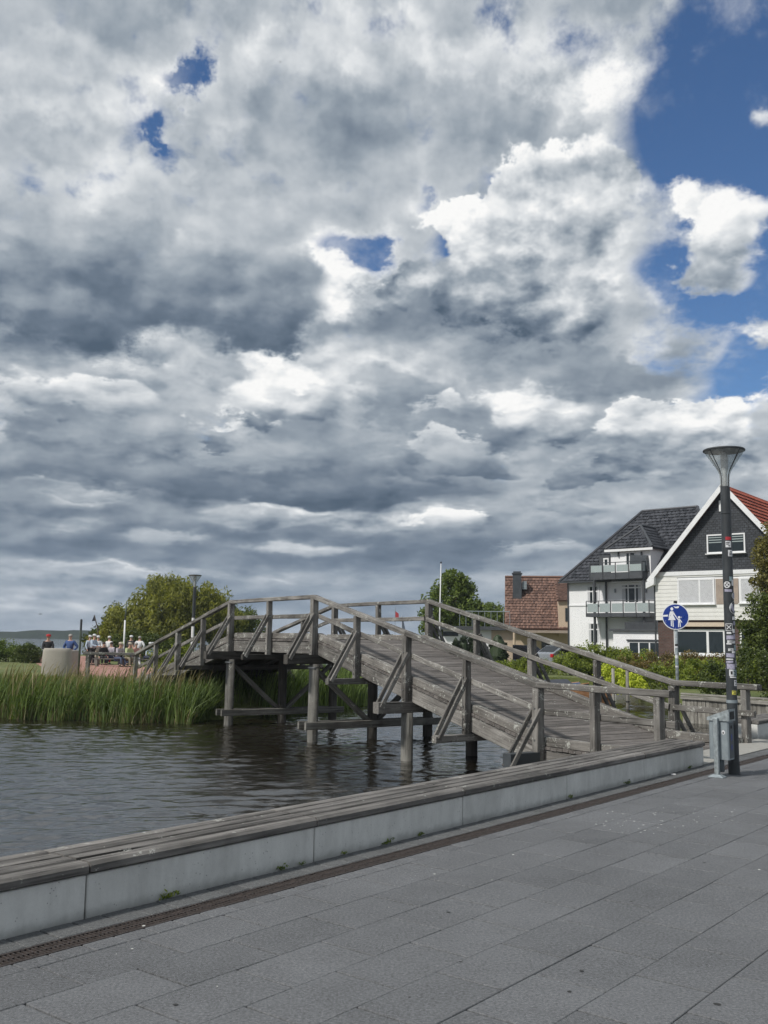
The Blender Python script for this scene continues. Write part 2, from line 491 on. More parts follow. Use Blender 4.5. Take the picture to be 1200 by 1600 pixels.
plain('litter', (0.70, 0.70, 0.70), 0.7)
plain('bark', (0.085, 0.070, 0.055), 0.9, var=0.4, scale=8, bmp=0.8)
plain('stem_green', (0.10, 0.14, 0.04), 0.7)
plain('earth', (0.075, 0.060, 0.042), 0.95, var=0.4)
plain('rope_red', (0.25, 0.05, 0.04), 0.8)
for nm, c in dict(cloth_white=(0.62, 0.63, 0.64), cloth_blue=(0.045, 0.085, 0.22), cloth_black=(0.022, 0.022, 0.026), cloth_navy=(0.030, 0.038, 0.075), cloth_jeans=(0.065, 0.085, 0.14),
                  cloth_khaki=(0.22, 0.20, 0.14), cloth_red=(0.42, 0.035, 0.04), cloth_pink=(0.52, 0.28, 0.25), cloth_lime=(0.40, 0.46, 0.24), cloth_stripe=(0.36, 0.34, 0.38), cloth_pale_blue=(0.40, 0.48, 0.58), cloth_beige=(0.46, 0.41, 0.33)).items():
    plain(nm, c, 0.9, var=0.15, scale=12)


def brick_like(name, c1, c2, mortar, scale, bw, bh, offs=0.5, msize=0.02, rough=0.8, bstr=0.5, coord='Object', squash=1.0):
    t, b, o = material(name)
    k = t.n.new('ShaderNodeTexBrick')
    t.put(k.inputs['Vector'], coords(t, coord))
    k.offset = offs
    k.inputs['Color1'].default_value = tuple(c1) + (1,)
    k.inputs['Color2'].default_value = tuple(c2) + (1,)
    k.inputs['Mortar'].default_value = tuple(mortar) + (1,)
    k.inputs['Scale'].default_value = scale
    k.inputs['Mortar Size'].default_value = msize
    k.inputs['Brick Width'].default_value = bw
    k.inputs['Row Height'].default_value = bh
    n = t.noise(coords(t, coord), 2.0, 5, 0.6)
    f = t.lin(n, 0.3, 0.7, 0.75, 1.2)
    t.put(b.inputs['Base Color'], t.mix(1.0, k.outputs['Color'], t.xyz(f, f, f), 'MULTIPLY'))
    b.inputs['Roughness'].default_value = rough
    bump(t, b, t.sub(1.0, k.outputs['Fac']), bstr, 0.02)
    return MATS[name]


brick_like('slate_wall', (0.028, 0.033, 0.041), (0.048, 0.055, 0.066), (0.012, 0.014, 0.018), 1.0, 0.22, 0.13, 0.5, 0.016, 0.6, coord='UV')
brick_like('dark_brick', (0.085, 0.045, 0.038), (0.11, 0.06, 0.05), (0.10, 0.09, 0.085), 1.0, 0.24, 0.08, 0.5, 0.012, 0.85, coord='UV')
brick_like('path_brick', (0.34, 0.17, 0.135), (0.42, 0.23, 0.18), (0.22, 0.13, 0.11), 1.0, 0.22, 0.11, 0.5, 0.010, 0.9, 0.2)


def tile_material(name, c1, c2, rough, spec=0.4):
    t, b, o = material(name)
    r = obj_random(t)
    isl = t.n.new('ShaderNodeNewGeometry').outputs['Random Per Island']
    f = t.noise(world_pos(t), 1.4, 5, 0.6)
    k = t.m('MULTIPLY_ADD', t.sub(f, 0.5), 1.2, isl)
    t.put(b.inputs['Base Color'], t.mix(t.lin(k, 0.1, 0.9), tuple(c1) + (1,), tuple(c2) + (1,)))
    b.inputs['Roughness'].default_value = rough
    b.inputs['Specular IOR Level'].default_value = spec


tile_material('tile_brown', (0.095, 0.056, 0.044), (0.215, 0.128, 0.098), 0.85)
tile_material('tile_black', (0.020, 0.022, 0.027), (0.062, 0.065, 0.075), 0.45)
tile_material('tile_red', (0.24, 0.050, 0.028), (0.36, 0.085, 0.045), 0.7)


def glass(name, tint=(0.02, 0.028, 0.032), rough=0.04):
    t, b, o = material(name)
    b.inputs['Base Color'].default_value = tuple(tint) + (1,)
    b.inputs['Roughness'].default_value = rough
    b.inputs['IOR'].default_value = 1.5
    n = t.noise(world_pos(t), 0.9, 2)
    bump(t, b, n, 0.05, 0.05)
    return MATS[name]


glass('window_glass')
glass('frosted_glass', (0.33, 0.385, 0.385), 0.3)
glass('car_glass', (0.01, 0.012, 0.014), 0.05)


def clear_plastic():
    t, b, o = material('lamp_glass')
    b.inputs['Base Color'].default_value = (0.80, 0.82, 0.80, 1)
    b.inputs['Roughness'].default_value = 0.25
    n = t.noise(coords(t), 14.0, 4, 0.6)
    tr = t.n.new('ShaderNodeBsdfTransparent')
    tr.inputs['Color'].default_value = (0.80, 0.83, 0.83, 1)
    mx = t.n.new('ShaderNodeMixShader')
    t.put(mx.inputs[0], t.lin(n, 0.3, 0.7, 0.16, 0.34))
    t.l.new(tr.outputs[0], mx.inputs[1]); t.l.new(b.outputs[0], mx.inputs[2])
    t.l.new(mx.outputs[0], o.inputs['Surface'])


clear_plastic()


def leaf(name, dark, light, trans=0.35, rough=0.55):
    t, b, o = material(name)
    isl = t.n.new('ShaderNodeNewGeometry').outputs['Random Per Island']
    f = t.noise(world_pos(t), 0.9, 4, 0.6)
    k = t.m('MULTIPLY_ADD', t.sub(f, 0.5), 1.5, isl)
    col = t.mix(t.lin(k, 0.05, 0.95), tuple(dark) + (1,), tuple(light) + (1,))
    t.put(b.inputs['Base Color'], col)
    b.inputs['Roughness'].default_value = rough
    b.inputs['Specular IOR Level'].default_value = 0.3
    tl = t.n.new('ShaderNodeBsdfTranslucent')
    t.put(tl.inputs['Color'], t.mix(1.0, col, (1.25, 1.25, 0.55, 1), 'MULTIPLY'))
    mx = t.n.new('ShaderNodeMixShader')
    mx.inputs[0].default_value = trans
    t.l.new(b.outputs[0], mx.inputs[1]); t.l.new(tl.outputs[0], mx.inputs[2])
    t.l.new(mx.outputs[0], o.inputs['Surface'])
    return MATS[name]


leaf('leaf_willow', (0.105, 0.125, 0.028), (0.340, 0.345, 0.090), 0.45)
leaf('leaf_dark', (0.030, 0.050, 0.014), (0.115, 0.150, 0.038))
leaf('leaf_mid', (0.060, 0.100, 0.022), (0.200, 0.260, 0.060))
leaf('leaf_hedge', (0.080, 0.120, 0.024), (0.330, 0.390, 0.070), 0.4)
leaf('leaf_rust', (0.080, 0.078, 0.024), (0.240, 0.170, 0.065))
leaf('leaf_bush', (0.045, 0.070, 0.018), (0.165, 0.205, 0.050))
leaf('leaf_lime', (0.33, 0.40, 0.03), (0.58, 0.64, 0.08))
leaf('leaf_conifer', (0.012, 0.022, 0.010), (0.040, 0.062, 0.024), 0.1)
leaf('leaf_ash', (0.075, 0.072, 0.022), (0.240, 0.215, 0.065))
leaf('reed', (0.042, 0.076, 0.017), (0.195, 0.270, 0.080), 0.3)
leaf('reed_dry', (0.16, 0.14, 0.07), (0.32, 0.28, 0.16), 0.3)
leaf('grass_blade', (0.075, 0.115, 0.025), (0.170, 0.210, 0.055), 0.3)
leaf('petal_white', (0.55, 0.56, 0.50), (0.75, 0.75, 0.70), 0.3)
leaf('petal_red', (0.40, 0.02, 0.02), (0.60, 0.05, 0.04), 0.3)


def ground_materials():
    t, b, o = material('lawn')
    p = world_pos(t)
    n = t.noise(p, 0.35, 6, 0.65)
    n2 = t.noise(p, 9.0, 4, 0.7)
    k = t.m('MULTIPLY_ADD', t.sub(n2, 0.5), 0.7, n)
    t.put(b.inputs['Base Color'], t.ramp(k, [(0.3, (0.060, 0.085, 0.020)), (0.5, (0.105, 0.130, 0.034)), (0.75, (0.175, 0.175, 0.065))]))
    b.inputs['Roughness'].default_value = 0.95
    bump(t, b, n2, 0.8, 0.05)
    t, b, o = material('forest_far')
    p = world_pos(t)
    n = t.noise(t.v('MULTIPLY', p, (1, 1, 3.0)), 0.09, 7, 0.7)
    t.put(b.inputs['Base Color'], t.ramp(n, [(0.3, (0.012, 0.021, 0.014)), (0.55, (0.022, 0.034, 0.022)), (0.8, (0.045, 0.055, 0.032))]))
    b.inputs['Roughness'].default_value = 1.0
    b.inputs['Specular IOR Level'].default_value = 0.0
    t, b, o = material('asphalt')
    n = t.noise(world_pos(t), 40.0, 4, 0.7)
    t.put(b.inputs['Base Color'], t.ramp(n, [(0.3, (0.04, 0.04, 0.042)), (0.7, (0.075, 0.075, 0.078))]))
    b.inputs['Roughness'].default_value = 0.9
    # water: brown and deep, the look is all reflection; ripples from two crossing wave trains and gusts
    t, b, o = material('water')
    p = world_pos(t)
    b.inputs['Base Color'].default_value = (0.014, 0.012, 0.008, 1)
    b.inputs['Roughness'].default_value = 0.03
    b.inputs['IOR'].default_value = 2.3
    q = t.v('MULTIPLY', p, (1.0, 1.5, 0.0))
    rot = t.n.new('ShaderNodeVectorRotate'); rot.rotation_type = 'Z_AXIS'
    t.put(rot.inputs['Vector'], p); rot.inputs['Angle'].default_value = math.radians(24)
    w2 = t.noise(q, 7.5, 4, 0.6, 0.5, dim='2D')
    far = t.lin(t.v('DISTANCE', p, (0.0, 0.0, 0.0)), 25.0, 45.0, 0.0, 1.0)      # beyond the modelled ripples
    w1 = t.noise(t.v('MULTIPLY', rot.outputs[0], (1.7, 3.4, 0.0)), 1.0, 3, 0.5, 0.9, dim='2D')
    gust = t.lin(t.noise(p, 0.16, 3, 0.6, dim='2D'), 0.35, 0.65, 0.55, 1.15)
    h = t.m('MULTIPLY_ADD', w1, t.mul(far, 0.040), t.mul(w2, 0.0050))
    h = t.mul(h, gust)
    bump(t, b, h, 1.0, 1.0)


ground_materials()

# ------------------------------------------------------------------ building helpers
def tag(o, label=None, cat=None, group=None, kind=None):
    if label: o['label'] = label
    if cat: o['category'] = cat
    if group: o['group'] = group
    if kind: o['kind'] = kind
    return o


def link(name, mesh, parent=None, mat=None, loc=None, matrix=None):
    o = bpy.data.objects.new(name, mesh)
    COL.objects.link(o)
    if mat is not None and mesh is not None and not mesh.materials:
        mesh.materials.append(MATS[mat] if isinstance(mat, str) else mat)
    if parent is not None:
        o.parent = parent
    if matrix is not None:
        o.matrix_basis = matrix
    elif loc is not None:
        o.location = loc
    return o


def thing(name, label, cat, loc=(0, 0, 0), rotz=0.0, group=None):
    o = bpy.data.objects.new(name, None)
    COL.objects.link(o)
    o.empty_display_size = 0.2
    o.location = loc
    o.rotation_euler = (0, 0, rotz)
    return tag(o, label, cat, group)


class MB:
    """collects shapes; build() links them as ONE mesh object. Coordinates are those of the parent."""
    def __init__(self):
        self.v, self.f, self.mi, self.uv = [], [], [], {}

    def poly(self, pts):
        i = len(self.v)
        self.v += [tuple(p) for p in pts]
        self.f.append(tuple(range(i, i + len(pts))))
        return self

    def hull(self, a, b):
        """two loops of equal length joined to a closed solid"""
        n = len(a)
        i = len(self.v)
        self.v += [tuple(p) for p in a] + [tuple(p) for p in b]
        self.f.append(tuple(i + k for k in reversed(range(n))))
        self.f.append(tuple(i + n + k for k in range(n)))
        for k in range(n):
            j = (k + 1) % n
            self.f.append((i + k, i + j, i + n + j, i + n + k))
        return self

    def box(self, x0, x1, y0, y1, z0, z1):
        return self.hull([(x0, y0, z0), (x1, y0, z0), (x1, y1, z0), (x0, y1, z0)], [(x0, y0, z1), (x1, y0, z1), (x1, y1, z1), (x0, y1, z1)])

    def bbox(self, x0, x1, y0, y1, z0, z1, c=0.01):
        """box with chamfered upright and top edges"""
        def ring(d, z):
            a0, a1, b0, b1 = x0 + d, x1 - d, y0 + d, y1 - d
            return [(a0 + c, b0, z), (a1 - c, b0, z), (a1, b0 + c, z), (a1, b1 - c, z), (a1 - c, b1, z), (a0 + c, b1, z), (a0, b1 - c, z), (a0, b0 + c, z)]
        rings = [ring(0, z0), ring(0, z1 - c), ring(c, z1)]
        return self.loft(rings)

    def loft(self, rings, caps=True):
        n = len(rings[0])
        i = len(self.v)
        for r in rings:
            self.v += [tuple(p) for p in r]
        for k in range(len(rings) - 1):
            for a in range(n):
                b = (a + 1) % n
                self.f.append((i + k * n + a, i + k * n + b, i + (k + 1) * n + b, i + (k + 1) * n + a))
        if caps:
            self.f.append(tuple(i + a for a in reversed(range(n))))
            m = i + (len(rings) - 1) * n
            self.f.append(tuple(m + a for a in range(n)))
        return self

    def tube(self, pts, radii, n=8, caps=True):
        pts = [Vector(p) for p in pts]
        if not isinstance(radii, (list, tuple)): radii = [radii] * len(pts)
        rings = []
        for k, p in enumerate(pts):
            d = (pts[min(k + 1, len(pts) - 1)] - pts[max(k - 1, 0)]).normalized()
            up = Vector((0, 0, 1)) if abs(d.z) < 0.9 else Vector((1, 0, 0))
            x = d.cross(up).normalized(); y = d.cross(x).normalized()
            rings.append([p + x * (math.cos(2 * PI * a / n) * radii[k]) - y * (math.sin(2 * PI * a / n) * radii[k]) for a in range(n)])
        return self.loft(rings, caps)

    def lathe(self, prof, n=20, cx=0, cy=0, caps=True):
        rings = [[(cx + r * math.cos(2 * PI * a / n), cy + r * math.sin(2 * PI * a / n), z) for a in range(n)] for r, z in prof]
        return self.loft(rings, caps)

    def mesh(self, name, smooth=False, uvplane=None):
        me = bpy.data.meshes.new(name)
        me.from_pydata(self.v, [], self.f)
        if smooth:
            me.shade_smooth()
        if uvplane:
            uv = me.uv_layers.new(name='UVMap')
            a, b = uvplane
            for l in me.loops:
                co = me.vertices[l.vertex_index].co
                uv.data[l.index].uv = (co[a], co[b])
        me.validate()
        return me

    def build(self, name, mat, parent=None, smooth=False, uvplane=None, loc=None):
        me = self.mesh(name, smooth, uvplane)
        me.materials.append(MATS[mat])
        return link(name, me, parent, loc=loc)


def fix_normals(me):
    bm = bmesh.new(); bm.from_mesh(me)
    bmesh.ops.recalc_face_normals(bm, faces=bm.faces)
    bm.to_mesh(me); bm.free()
    return me


_beams = {}


def beam_mesh(L, w, h, c=0.012):
    """timber along X from 0 to L, chamfered long edges; shared between equal pieces"""
    key = (round(L, 2), round(w, 3), round(h, 3))
    if key not in _beams:
        a, b = w / 2, h / 2
        ring = [(-a + c, -b), (a - c, -b), (a, -b + c), (a, b - c), (a - c, b), (-a + c, b), (-a, b - c), (-a, -b + c)]
        m = MB()
        rj = random.Random(int(L * 1000) + int(w * 7000) + int(h * 9000))
        n = max(1, int(L / 0.45)) if L > 0.5 and h > 0.055 else 1       # old timber: a little bowed, edges worn unevenly
        rings = []
        for k in range(n + 1):
            ox, oz, sc = (rj.gauss(0, 0.0028), rj.gauss(0, 0.0028), 1 + rj.gauss(0, 0.012)) if n > 1 else (0, 0, 1)
            if k in (0, n): ox = oz = 0
            rings.append([(key[0] * k / n, y * sc + ox + rj.gauss(0, 0.0012 if n > 1 else 0), z * sc + oz + rj.gauss(0, 0.0012 if n > 1 else 0)) for y, z in ring])
        m.loft(rings)
        _beams[key] = fix_normals(m.mesh('timber'))
    return _beams[key]


def beam(name, p, q, w, h, mat, parent, up=(0, 0, 1), origin=None, c=0.012):
    """square timber from p to q (world coordinates unless origin is None), w across, h along up"""
    p, q = Vector(p), Vector(q)
    x = (q - p)
    L = x.length
    x.normalize()
    up = Vector(up)
    y = up.cross(x).normalized()
    z = x.cross(y).normalized()
    me = beam_mesh(L, w, h, c)
    if not me.materials:
        me.materials.append(MATS[mat])
    elif me.materials[0] is not MATS[mat]:
        me2 = bpy.data.meshes.get(me.name + '_' + mat)
        if me2 is None:
            me2 = me.copy(); me2.name = me.name + '_' + mat; me2.materials.clear(); me2.materials.append(MATS[mat])
        me = me2
    M = Matrix(((x.x, y.x, z.x, p.x), (x.y, y.y, z.y, p.y), (x.z, y.z, z.z, p.z), (0, 0, 0, 1)))
    if origin is not None:
        M = Matrix.Translation(-Vector(origin)) @ M
    return link(name, me, parent, matrix=M)


def copy_tree(o, parent=None):
    c = o.copy()
    COL.objects.link(c)
    c.parent = parent
    for ch in o.children:
        copy_tree(ch, c)
    return c


# ---- foliage ------------------------------------------------------
def quads_mesh(name, P, X, Y):
    """P centres, X and Y half-axes (n,3): one leaf-shaped quad each"""
    n = len(P)
    V = np.empty((n, 4, 3), np.float32)
    V[:, 0] = P - Y; V[:, 1] = P + X * 0.62 - Y * 0.1; V[:, 2] = P + Y; V[:, 3] = P - X * 0.62 - Y * 0.1
    me = bpy.data.meshes.new(name)
    me.vertices.add(n * 4)
    me.vertices.foreach_set('co', V.reshape(-1))
    me.loops.add(n * 4)
    me.loops.foreach_set('vertex_index', np.arange(n * 4, dtype=np.int32))
    me.polygons.add(n)
    me.polygons.foreach_set('loop_start', np.arange(0, n * 4, 4, dtype=np.int32))
    me.polygons.foreach_set('loop_total', np.full(n, 4, np.int32))
    me.update()
    return me


def rand_unit(n, rng):
    v = rng.normal(size=(n, 3))
    return v / np.linalg.norm(v, axis=1, keepdims=True)


def leaves(name, rng, clumps, per, size, spread, droop=0.0, long=1.0, flat=0.0):
    """clumps: (n,4) centre + radius; per leaves for each"""
    C = np.repeat(clumps, per, axis=0)
    n = len(C)
    d = rand_unit(n, rng)
    r = rng.random(n) ** 0.45
    P = C[:, :3] + d * (r * C[:, 3] * spread)[:, None]
    if droop:
        P[:, 2] -= np.abs(rng.normal(size=n)) * droop
    Y = rand_unit(n, rng)
    Y[:, 2] = Y[:, 2] * (1 - flat) - (0.9 if droop else 0.0)
    Y /= np.linalg.norm(Y, axis=1, keepdims=True)
    X = np.cross(Y, rand_unit(n, rng)); X /= np.maximum(np.linalg.norm(X, axis=1, keepdims=True), 1e-4)
    sz = size * (0.6 + 0.8 * rng.random(n))
    return quads_mesh(name, P, X * sz[:, None], Y * (sz * long)[:, None])


def crown_clumps(rng, lobes, n, rc):
    """clump centres spread through the lobes (x,y,z,rx,ry,rz), mostly towards the outside, with gaps"""
    w = np.array([l[3] * l[4] * l[5] for l in lobes]); w = w / w.sum()
    out = []
    for k in range(n):
        l = lobes[rng.choice(len(lobes), p=w)]
        d = rand_unit(1, rng)[0]
        r = 0.45 + 0.55 * rng.random() ** 0.6
        r *= 0.86 + 0.22 * math.sin(d[0] * 5 + l[0]) * math.sin(d[2] * 6 + l[1])
        out.append((l[0] + d[0] * l[3] * r, l[1] + d[1] * l[4] * r, l[2] + d[2] * l[5] * r, rc * (0.6 + 0.8 * rng.random())))
    return np.array(out)


def tree(name, label, base, lobes, mat, seed, n_clump=160, per=90, rc=0.5, size=0.075, droop=0.0, long=1.2, trunk_r=0.18, group=None, cat='tree', limbs=9, trunk_top=None):
    """trunk with limbs reaching into the lobes of the crown, leaves in clumps; lobe centres are relative to the base"""
    rng = np.random.default_rng(seed)
    t = thing(name, label, cat, base, 0, group)
    cl = crown_clumps(rng, lobes, n_clump, rc)
    top = trunk_top or max(l[2] for l in lobes)
    tb = MB()
    tb.tube([(0, 0, -0.25), (0.02, 0, 0.3), (0.06, 0.03, top * 0.45), (0.0, 0.08, top * 0.8)], [trunk_r * 1.35, trunk_r, trunk_r * 0.75, trunk_r * 0.4], 9)
    tr = tb.build('trunk', 'bark', t, smooth=True)
    lb = MB()
    for k in range(limbs):
        c = cl[rng.integers(len(cl))]
        h = top * (0.3 + 0.45 * rng.random())
        mid = ((c[0]) * 0.5 + rng.normal() * 0.15, c[1] * 0.5 + rng.normal() * 0.15, h + (c[2] - h) * 0.65)
        lb.tube([(0.03, 0.02, h), mid, tuple(c[:3])], [trunk_r * 0.5, trunk_r * 0.28, 0.02], 6)
    lb.build('limbs', 'bark', tr, smooth=True)
    me = leaves('crown', rng, cl, per, size, 1.0, droop, long)
    me.materials.append(MATS[mat])
    link('crown', me, t)
    return t


def shrub(name, label, base, lobes, mat, seed, n_clump=80, per=70, rc=0.25, size=0.05, group=None, cat='shrub', extra=None, stems=5):
    rng = np.random.default_rng(seed)
    t = thing(name, label, cat, base, 0, group)
    cl = crown_clumps(rng, lobes, n_clump, rc)
    cl[:, 2] = np.maximum(cl[:, 2], 0.03)
    me = leaves('foliage', rng, cl, per, size, 1.0)
    me.materials.append(MATS[mat])
    link('foliage', me, t)
    sb = MB()
    for k in range(stems):
        c = cl[rng.integers(len(cl))]
        sb.tube([(c[0] * 0.6, c[1] * 0.6, -0.1), (c[0] * 0.75, c[1] * 0.75, c[2] * 0.5), tuple(c[:3])], [0.03, 0.02, 0.008], 5)
    sb.build('stem', 'bark', t)
    for (m2, num, sz) in (extra or []):
        pick = cl[rng.integers(0, len(cl), num)]
        d = rand_unit(num, rng); d[:, 2] = np.abs(d[:, 2]) * 0.7; d[:, 1] = -np.abs(d[:, 1])
        P = pick[:, :3] + d * (pick[:, 3] * 1.05)[:, None]
        X = rand_unit(num, rng); Y = np.cross(X, rand_unit(num, rng)); Y /= np.linalg.norm(Y, axis=1, keepdims=True)
        me = quads_mesh('blossom', P, X * sz, Y * sz)
        me.materials.append(MATS[m2])
        tag(link('blossom', me, t), kind='stuff')
    return t


def blades_mesh(name, rng, pos, hmin, hmax, width, lean=0.25, wind=(0.12, 0.0)):
    """reeds and grass: three-segment blades bending with the wind"""
    n = len(pos)
    h = hmin + (hmax - hmin) * rng.random(n) ** 0.8
    a = rng.random(n) * 2 * PI
    k = np.abs(rng.normal(size=n)) * lean
    dx = np.cos(a) * k + wind[0]; dy = np.sin(a) * k + wind[1]
    wa = rng.random(n) * PI
    wx, wy = np.cos(wa) * width, np.sin(wa) * width
    V = np.empty((n, 7, 3), np.float32)
    for j, (s, ww) in enumerate(((0.0, 0.8), (0.45, 1.0), (0.8, 0.7))):
        bx = pos[:, 0] + dx * h * s ** 2; by = pos[:, 1] + dy * h * s ** 2; bz = pos[:, 2] + h * (s - 0.12 * k * s ** 2)
        V[:, j * 2, 0] = bx - wx * ww; V[:, j * 2, 1] = by - wy * ww; V[:, j * 2, 2] = bz
        V[:, j * 2 + 1, 0] = bx + wx * ww; V[:, j * 2 + 1, 1] = by + wy * ww; V[:, j * 2 + 1, 2] = bz
    V[:, 6, 0] = pos[:, 0] + dx * h * 1.15; V[:, 6, 1] = pos[:, 1] + dy * h * 1.15; V[:, 6, 2] = pos[:, 2] + h * (1 - 0.35 * k)
    i = np.arange(n, dtype=np.int32)[:, None] * 7
    loops = np.concatenate([i + np.array([[0, 1, 3, 2]]), i + np.array([[2, 3, 5, 4]]), i + np.array([[4, 5, 6]])], axis=1).astype(np.int32)
    me = bpy.data.meshes.new(name)
    me.vertices.add(n * 7); me.vertices.foreach_set('co', V.reshape(-1))
    me.loops.add(n * 11); me.loops.foreach_set('vertex_index', loops.reshape(-1))
    me.polygons.add(n * 3)
    st = (np.arange(n)[:, None] * 11 + np.array([[0, 4, 8]])).astype(np.int32)
    me.polygons.foreach_set('loop_start', st.reshape(-1))
    me.polygons.foreach_set('loop_total', np.tile(np.array([4, 4, 3], np.int32), n))
    me.update()
    return me

# ------------------------------------------------------------------ the setting
WATER_Z = -0.70
A_Q = math.radians(38.4)                                  # bearing of the quay edge
QE = Vector((math.sin(A_Q), math.cos(A_Q), 0))            # along the quay, away from the camera
QG = Vector((math.cos(A_Q), -math.sin(A_Q), 0))           # across it, towards the plaza
B0 = G(133, 1434); B0.z = 0
ROT_Q = PI / 2 - A_Q                                      # local x = along the quay, local y = towards the water


def quay(s, t, z=0.0):
    return B0 + QE * s + QG * t + Vector((0, 0, z))


def project(p):
    c, sn = math.cos(PITCH), math.sin(PITCH)
    q = Vector(p) - Vector((0, 0, EYE))
    zc = q.y * c + q.z * sn
    if zc < 0.05: return None
    x, y = FPX * q.x / zc, -FPX * (-q.y * sn + q.z * c) / zc
    cr, sr = math.cos(ROLL), math.sin(ROLL)
    return 600 + cr * x - sr * y, 800 + sr * x + cr * y, zc


# water: one sheet to the far shore and beyond
WX0, WX1, WY0, WY1 = -18.0, 12.0, 5.0, 40.0               # the inlet, where single ripples can be seen
m = MB()
for x0, x1, y0, y1 in ((-1500, 1500, -300, WY0), (-1500, WX0, WY0, WY1), (WX1, 1500, WY0, WY1), (-1500, 1500, WY1, 1400)):
    m.poly([(x0, y0, WATER_Z), (x1, y0, WATER_Z), (x1, y1, WATER_Z), (x0, y1, WATER_Z)])
water = tag(m.build('water', 'water'), 'rippled dark brown water of the harbour inlet and the lake', kind='structure')


def ripples():
    rg = np.random.default_rng(77)
    nx, ny = 680, 820
    X, Y = np.meshgrid(np.linspace(WX0, WX1, nx), np.linspace(WY0, WY1, ny))
    Z = np.zeros_like(X)
    lam = np.exp(rg.uniform(math.log(0.15), math.log(0.95), 90))
    ang = math.radians(-78) + rg.normal(0, 0.50, 90)
    ph = rg.uniform(0, 2 * PI, 90)
    g1 = np.sin(X * 0.31 + Y * 0.22 + 1.0) + np.sin(X * 0.13 - Y * 0.37) + 0.7 * np.sin(X * 0.77 + Y * 0.51 + 2.0) + 0.7 * np.sin(-X * 0.52 + Y * 0.93)
    g2 = np.sin(X * 0.24 - Y * 0.19 + 2.0) + np.sin(X * 0.41 + Y * 0.33 + 0.5) + 0.7 * np.sin(-X * 0.9 + Y * 0.6)
    gust = np.clip(0.80 + 0.17 * g1, 0.25, 1.35); gust2 = np.clip(0.80 + 0.22 * g2, 0.2, 1.4)
    sl = RIPPLE_SLOPE * math.sqrt(2 / 90)
    for i in range(90):
        k = 2 * PI / lam[i]
        a = sl / k
        arg = k * (X * math.cos(ang[i]) + Y * math.sin(ang[i])) + ph[i] + 0.9 * np.sin(0.8 * X + 0.5 * Y + i)
        Z += a * (np.sin(arg) + 0.18 * np.cos(2 * arg)) * (gust if i % 2 else gust2)
    edge = np.minimum.reduce([(X - WX0) / 1.0, (WX1 - X) / 1.0, (Y - WY0) / 1.0, (WY1 - Y) / 2.0]).clip(0, 1)
    Z = WATER_Z + Z * edge
    me = bpy.data.meshes.new('ripples')
    me.vertices.add(nx * ny)
    me.vertices.foreach_set('co', np.stack([X, Y, Z], -1).astype(np.float32).reshape(-1))
    j, i = np.meshgrid(np.arange(ny - 1), np.arange(nx - 1), indexing='ij')
    a = (j * nx + i).reshape(-1)
    F_ = np.stack([a, a + 1, a + nx + 1, a + nx], -1).astype(np.int32)
    n = len(F_)
    me.loops.add(n * 4); me.loops.foreach_set('vertex_index', F_.reshape(-1))
    me.polygons.add(n); me.polygons.foreach_set('loop_start', np.arange(0, n * 4, 4, dtype=np.int32)); me.polygons.foreach_set('loop_total', np.full(n, 4, np.int32))
    me.update(); me.shade_smooth()
    me.materials.append(MATS['water'])
    link('ripples', me, water)


RIPPLE_SLOPE = 0.125
ripples()

# plaza bed under the slabs
plaza = MB().box(-30, 80, -60, 0.50, -0.6, -0.016).build('plaza', 'joint')
plaza.location = B0; plaza.rotation_euler = (0, 0, ROT_Q)
tag(plaza, 'dark grey slab paving of the waterside plaza', kind='structure')
wall = MB().box(-30, 80, 0.40, 0.56, -3.0, -0.025).build('quay_wall', 'quay_concrete')
wall.location = B0; wall.rotation_euler = (0, 0, ROT_Q)
tag(wall, 'concrete quay wall under the long bench', 'wall')
pad = MB().bbox(10.04, 14.44, 0.012, 0.66, -1.6, 0.006, 0.004).build('pad', 'pad_concrete')
pad.location = B0; pad.rotation_euler = (0, 0, ROT_Q)
tag(pad, 'pale concrete threshold between bench ends where the footbridge starts', kind='structure')

ROW, LEN = 0.3905, 0.622
slab_me = fix_normals(MB().bbox(-LEN / 2 + 0.0070, LEN / 2 - 0.0070, -ROW / 2 + 0.0016, ROW / 2 - 0.0016, -0.05, 0.0, 0.0035).mesh('paving_slab'))
slab_me.materials.append(MATS['slab'])
cand = []
for r in range(-1, 60):
    for c in range(-24, 60):
        x = (0.26 if r % 2 else -0.045) + (c + 0.5) * LEN
        tt = 0.563 + (r + 0.5) * ROW
        if r < 0: continue
        q = quay(x, tt)
        if q.length > 24: continue
        p = project(q)
        area = 0.0
        if p and -60 < p[0] < 1260 and p[1] < 1680:
            area = 1e6 / p[2] ** 3
        cand.append((area, x, tt))
cand.sort(reverse=True)
rnd = random.Random(3)
rest = MB()
for k, (area, x, tt) in enumerate(cand):
    dz, rx, ry = rnd.uniform(-0.0022, 0.0012), rnd.gauss(0, 0.0022), rnd.gauss(0, 0.0022)
    if k < 300:
        link('paving_slab', slab_me, plaza, matrix=Matrix.Translation((x, -tt, dz)) @ Matrix.Rotation(rx, 4, 'X') @ Matrix.Rotation(ry, 4, 'Y') @ Matrix.Rotation(PI * rnd.randint(0, 1), 4, 'Z'))
    else:
        h, v = LEN / 2 - 0.0070, ROW / 2 - 0.002
        rest.hull([(x - h, -tt - v, -0.05), (x + h, -tt - v, -0.05), (x + h, -tt + v, -0.05), (x - h, -tt + v, -0.05)], [(x - h, -tt - v, dz), (x + h, -tt - v, dz), (x + h, -tt + v, dz), (x - h, -tt + v, dz)])
tag(rest.build('further_slabs', 'slab', plaza), kind='stuff')
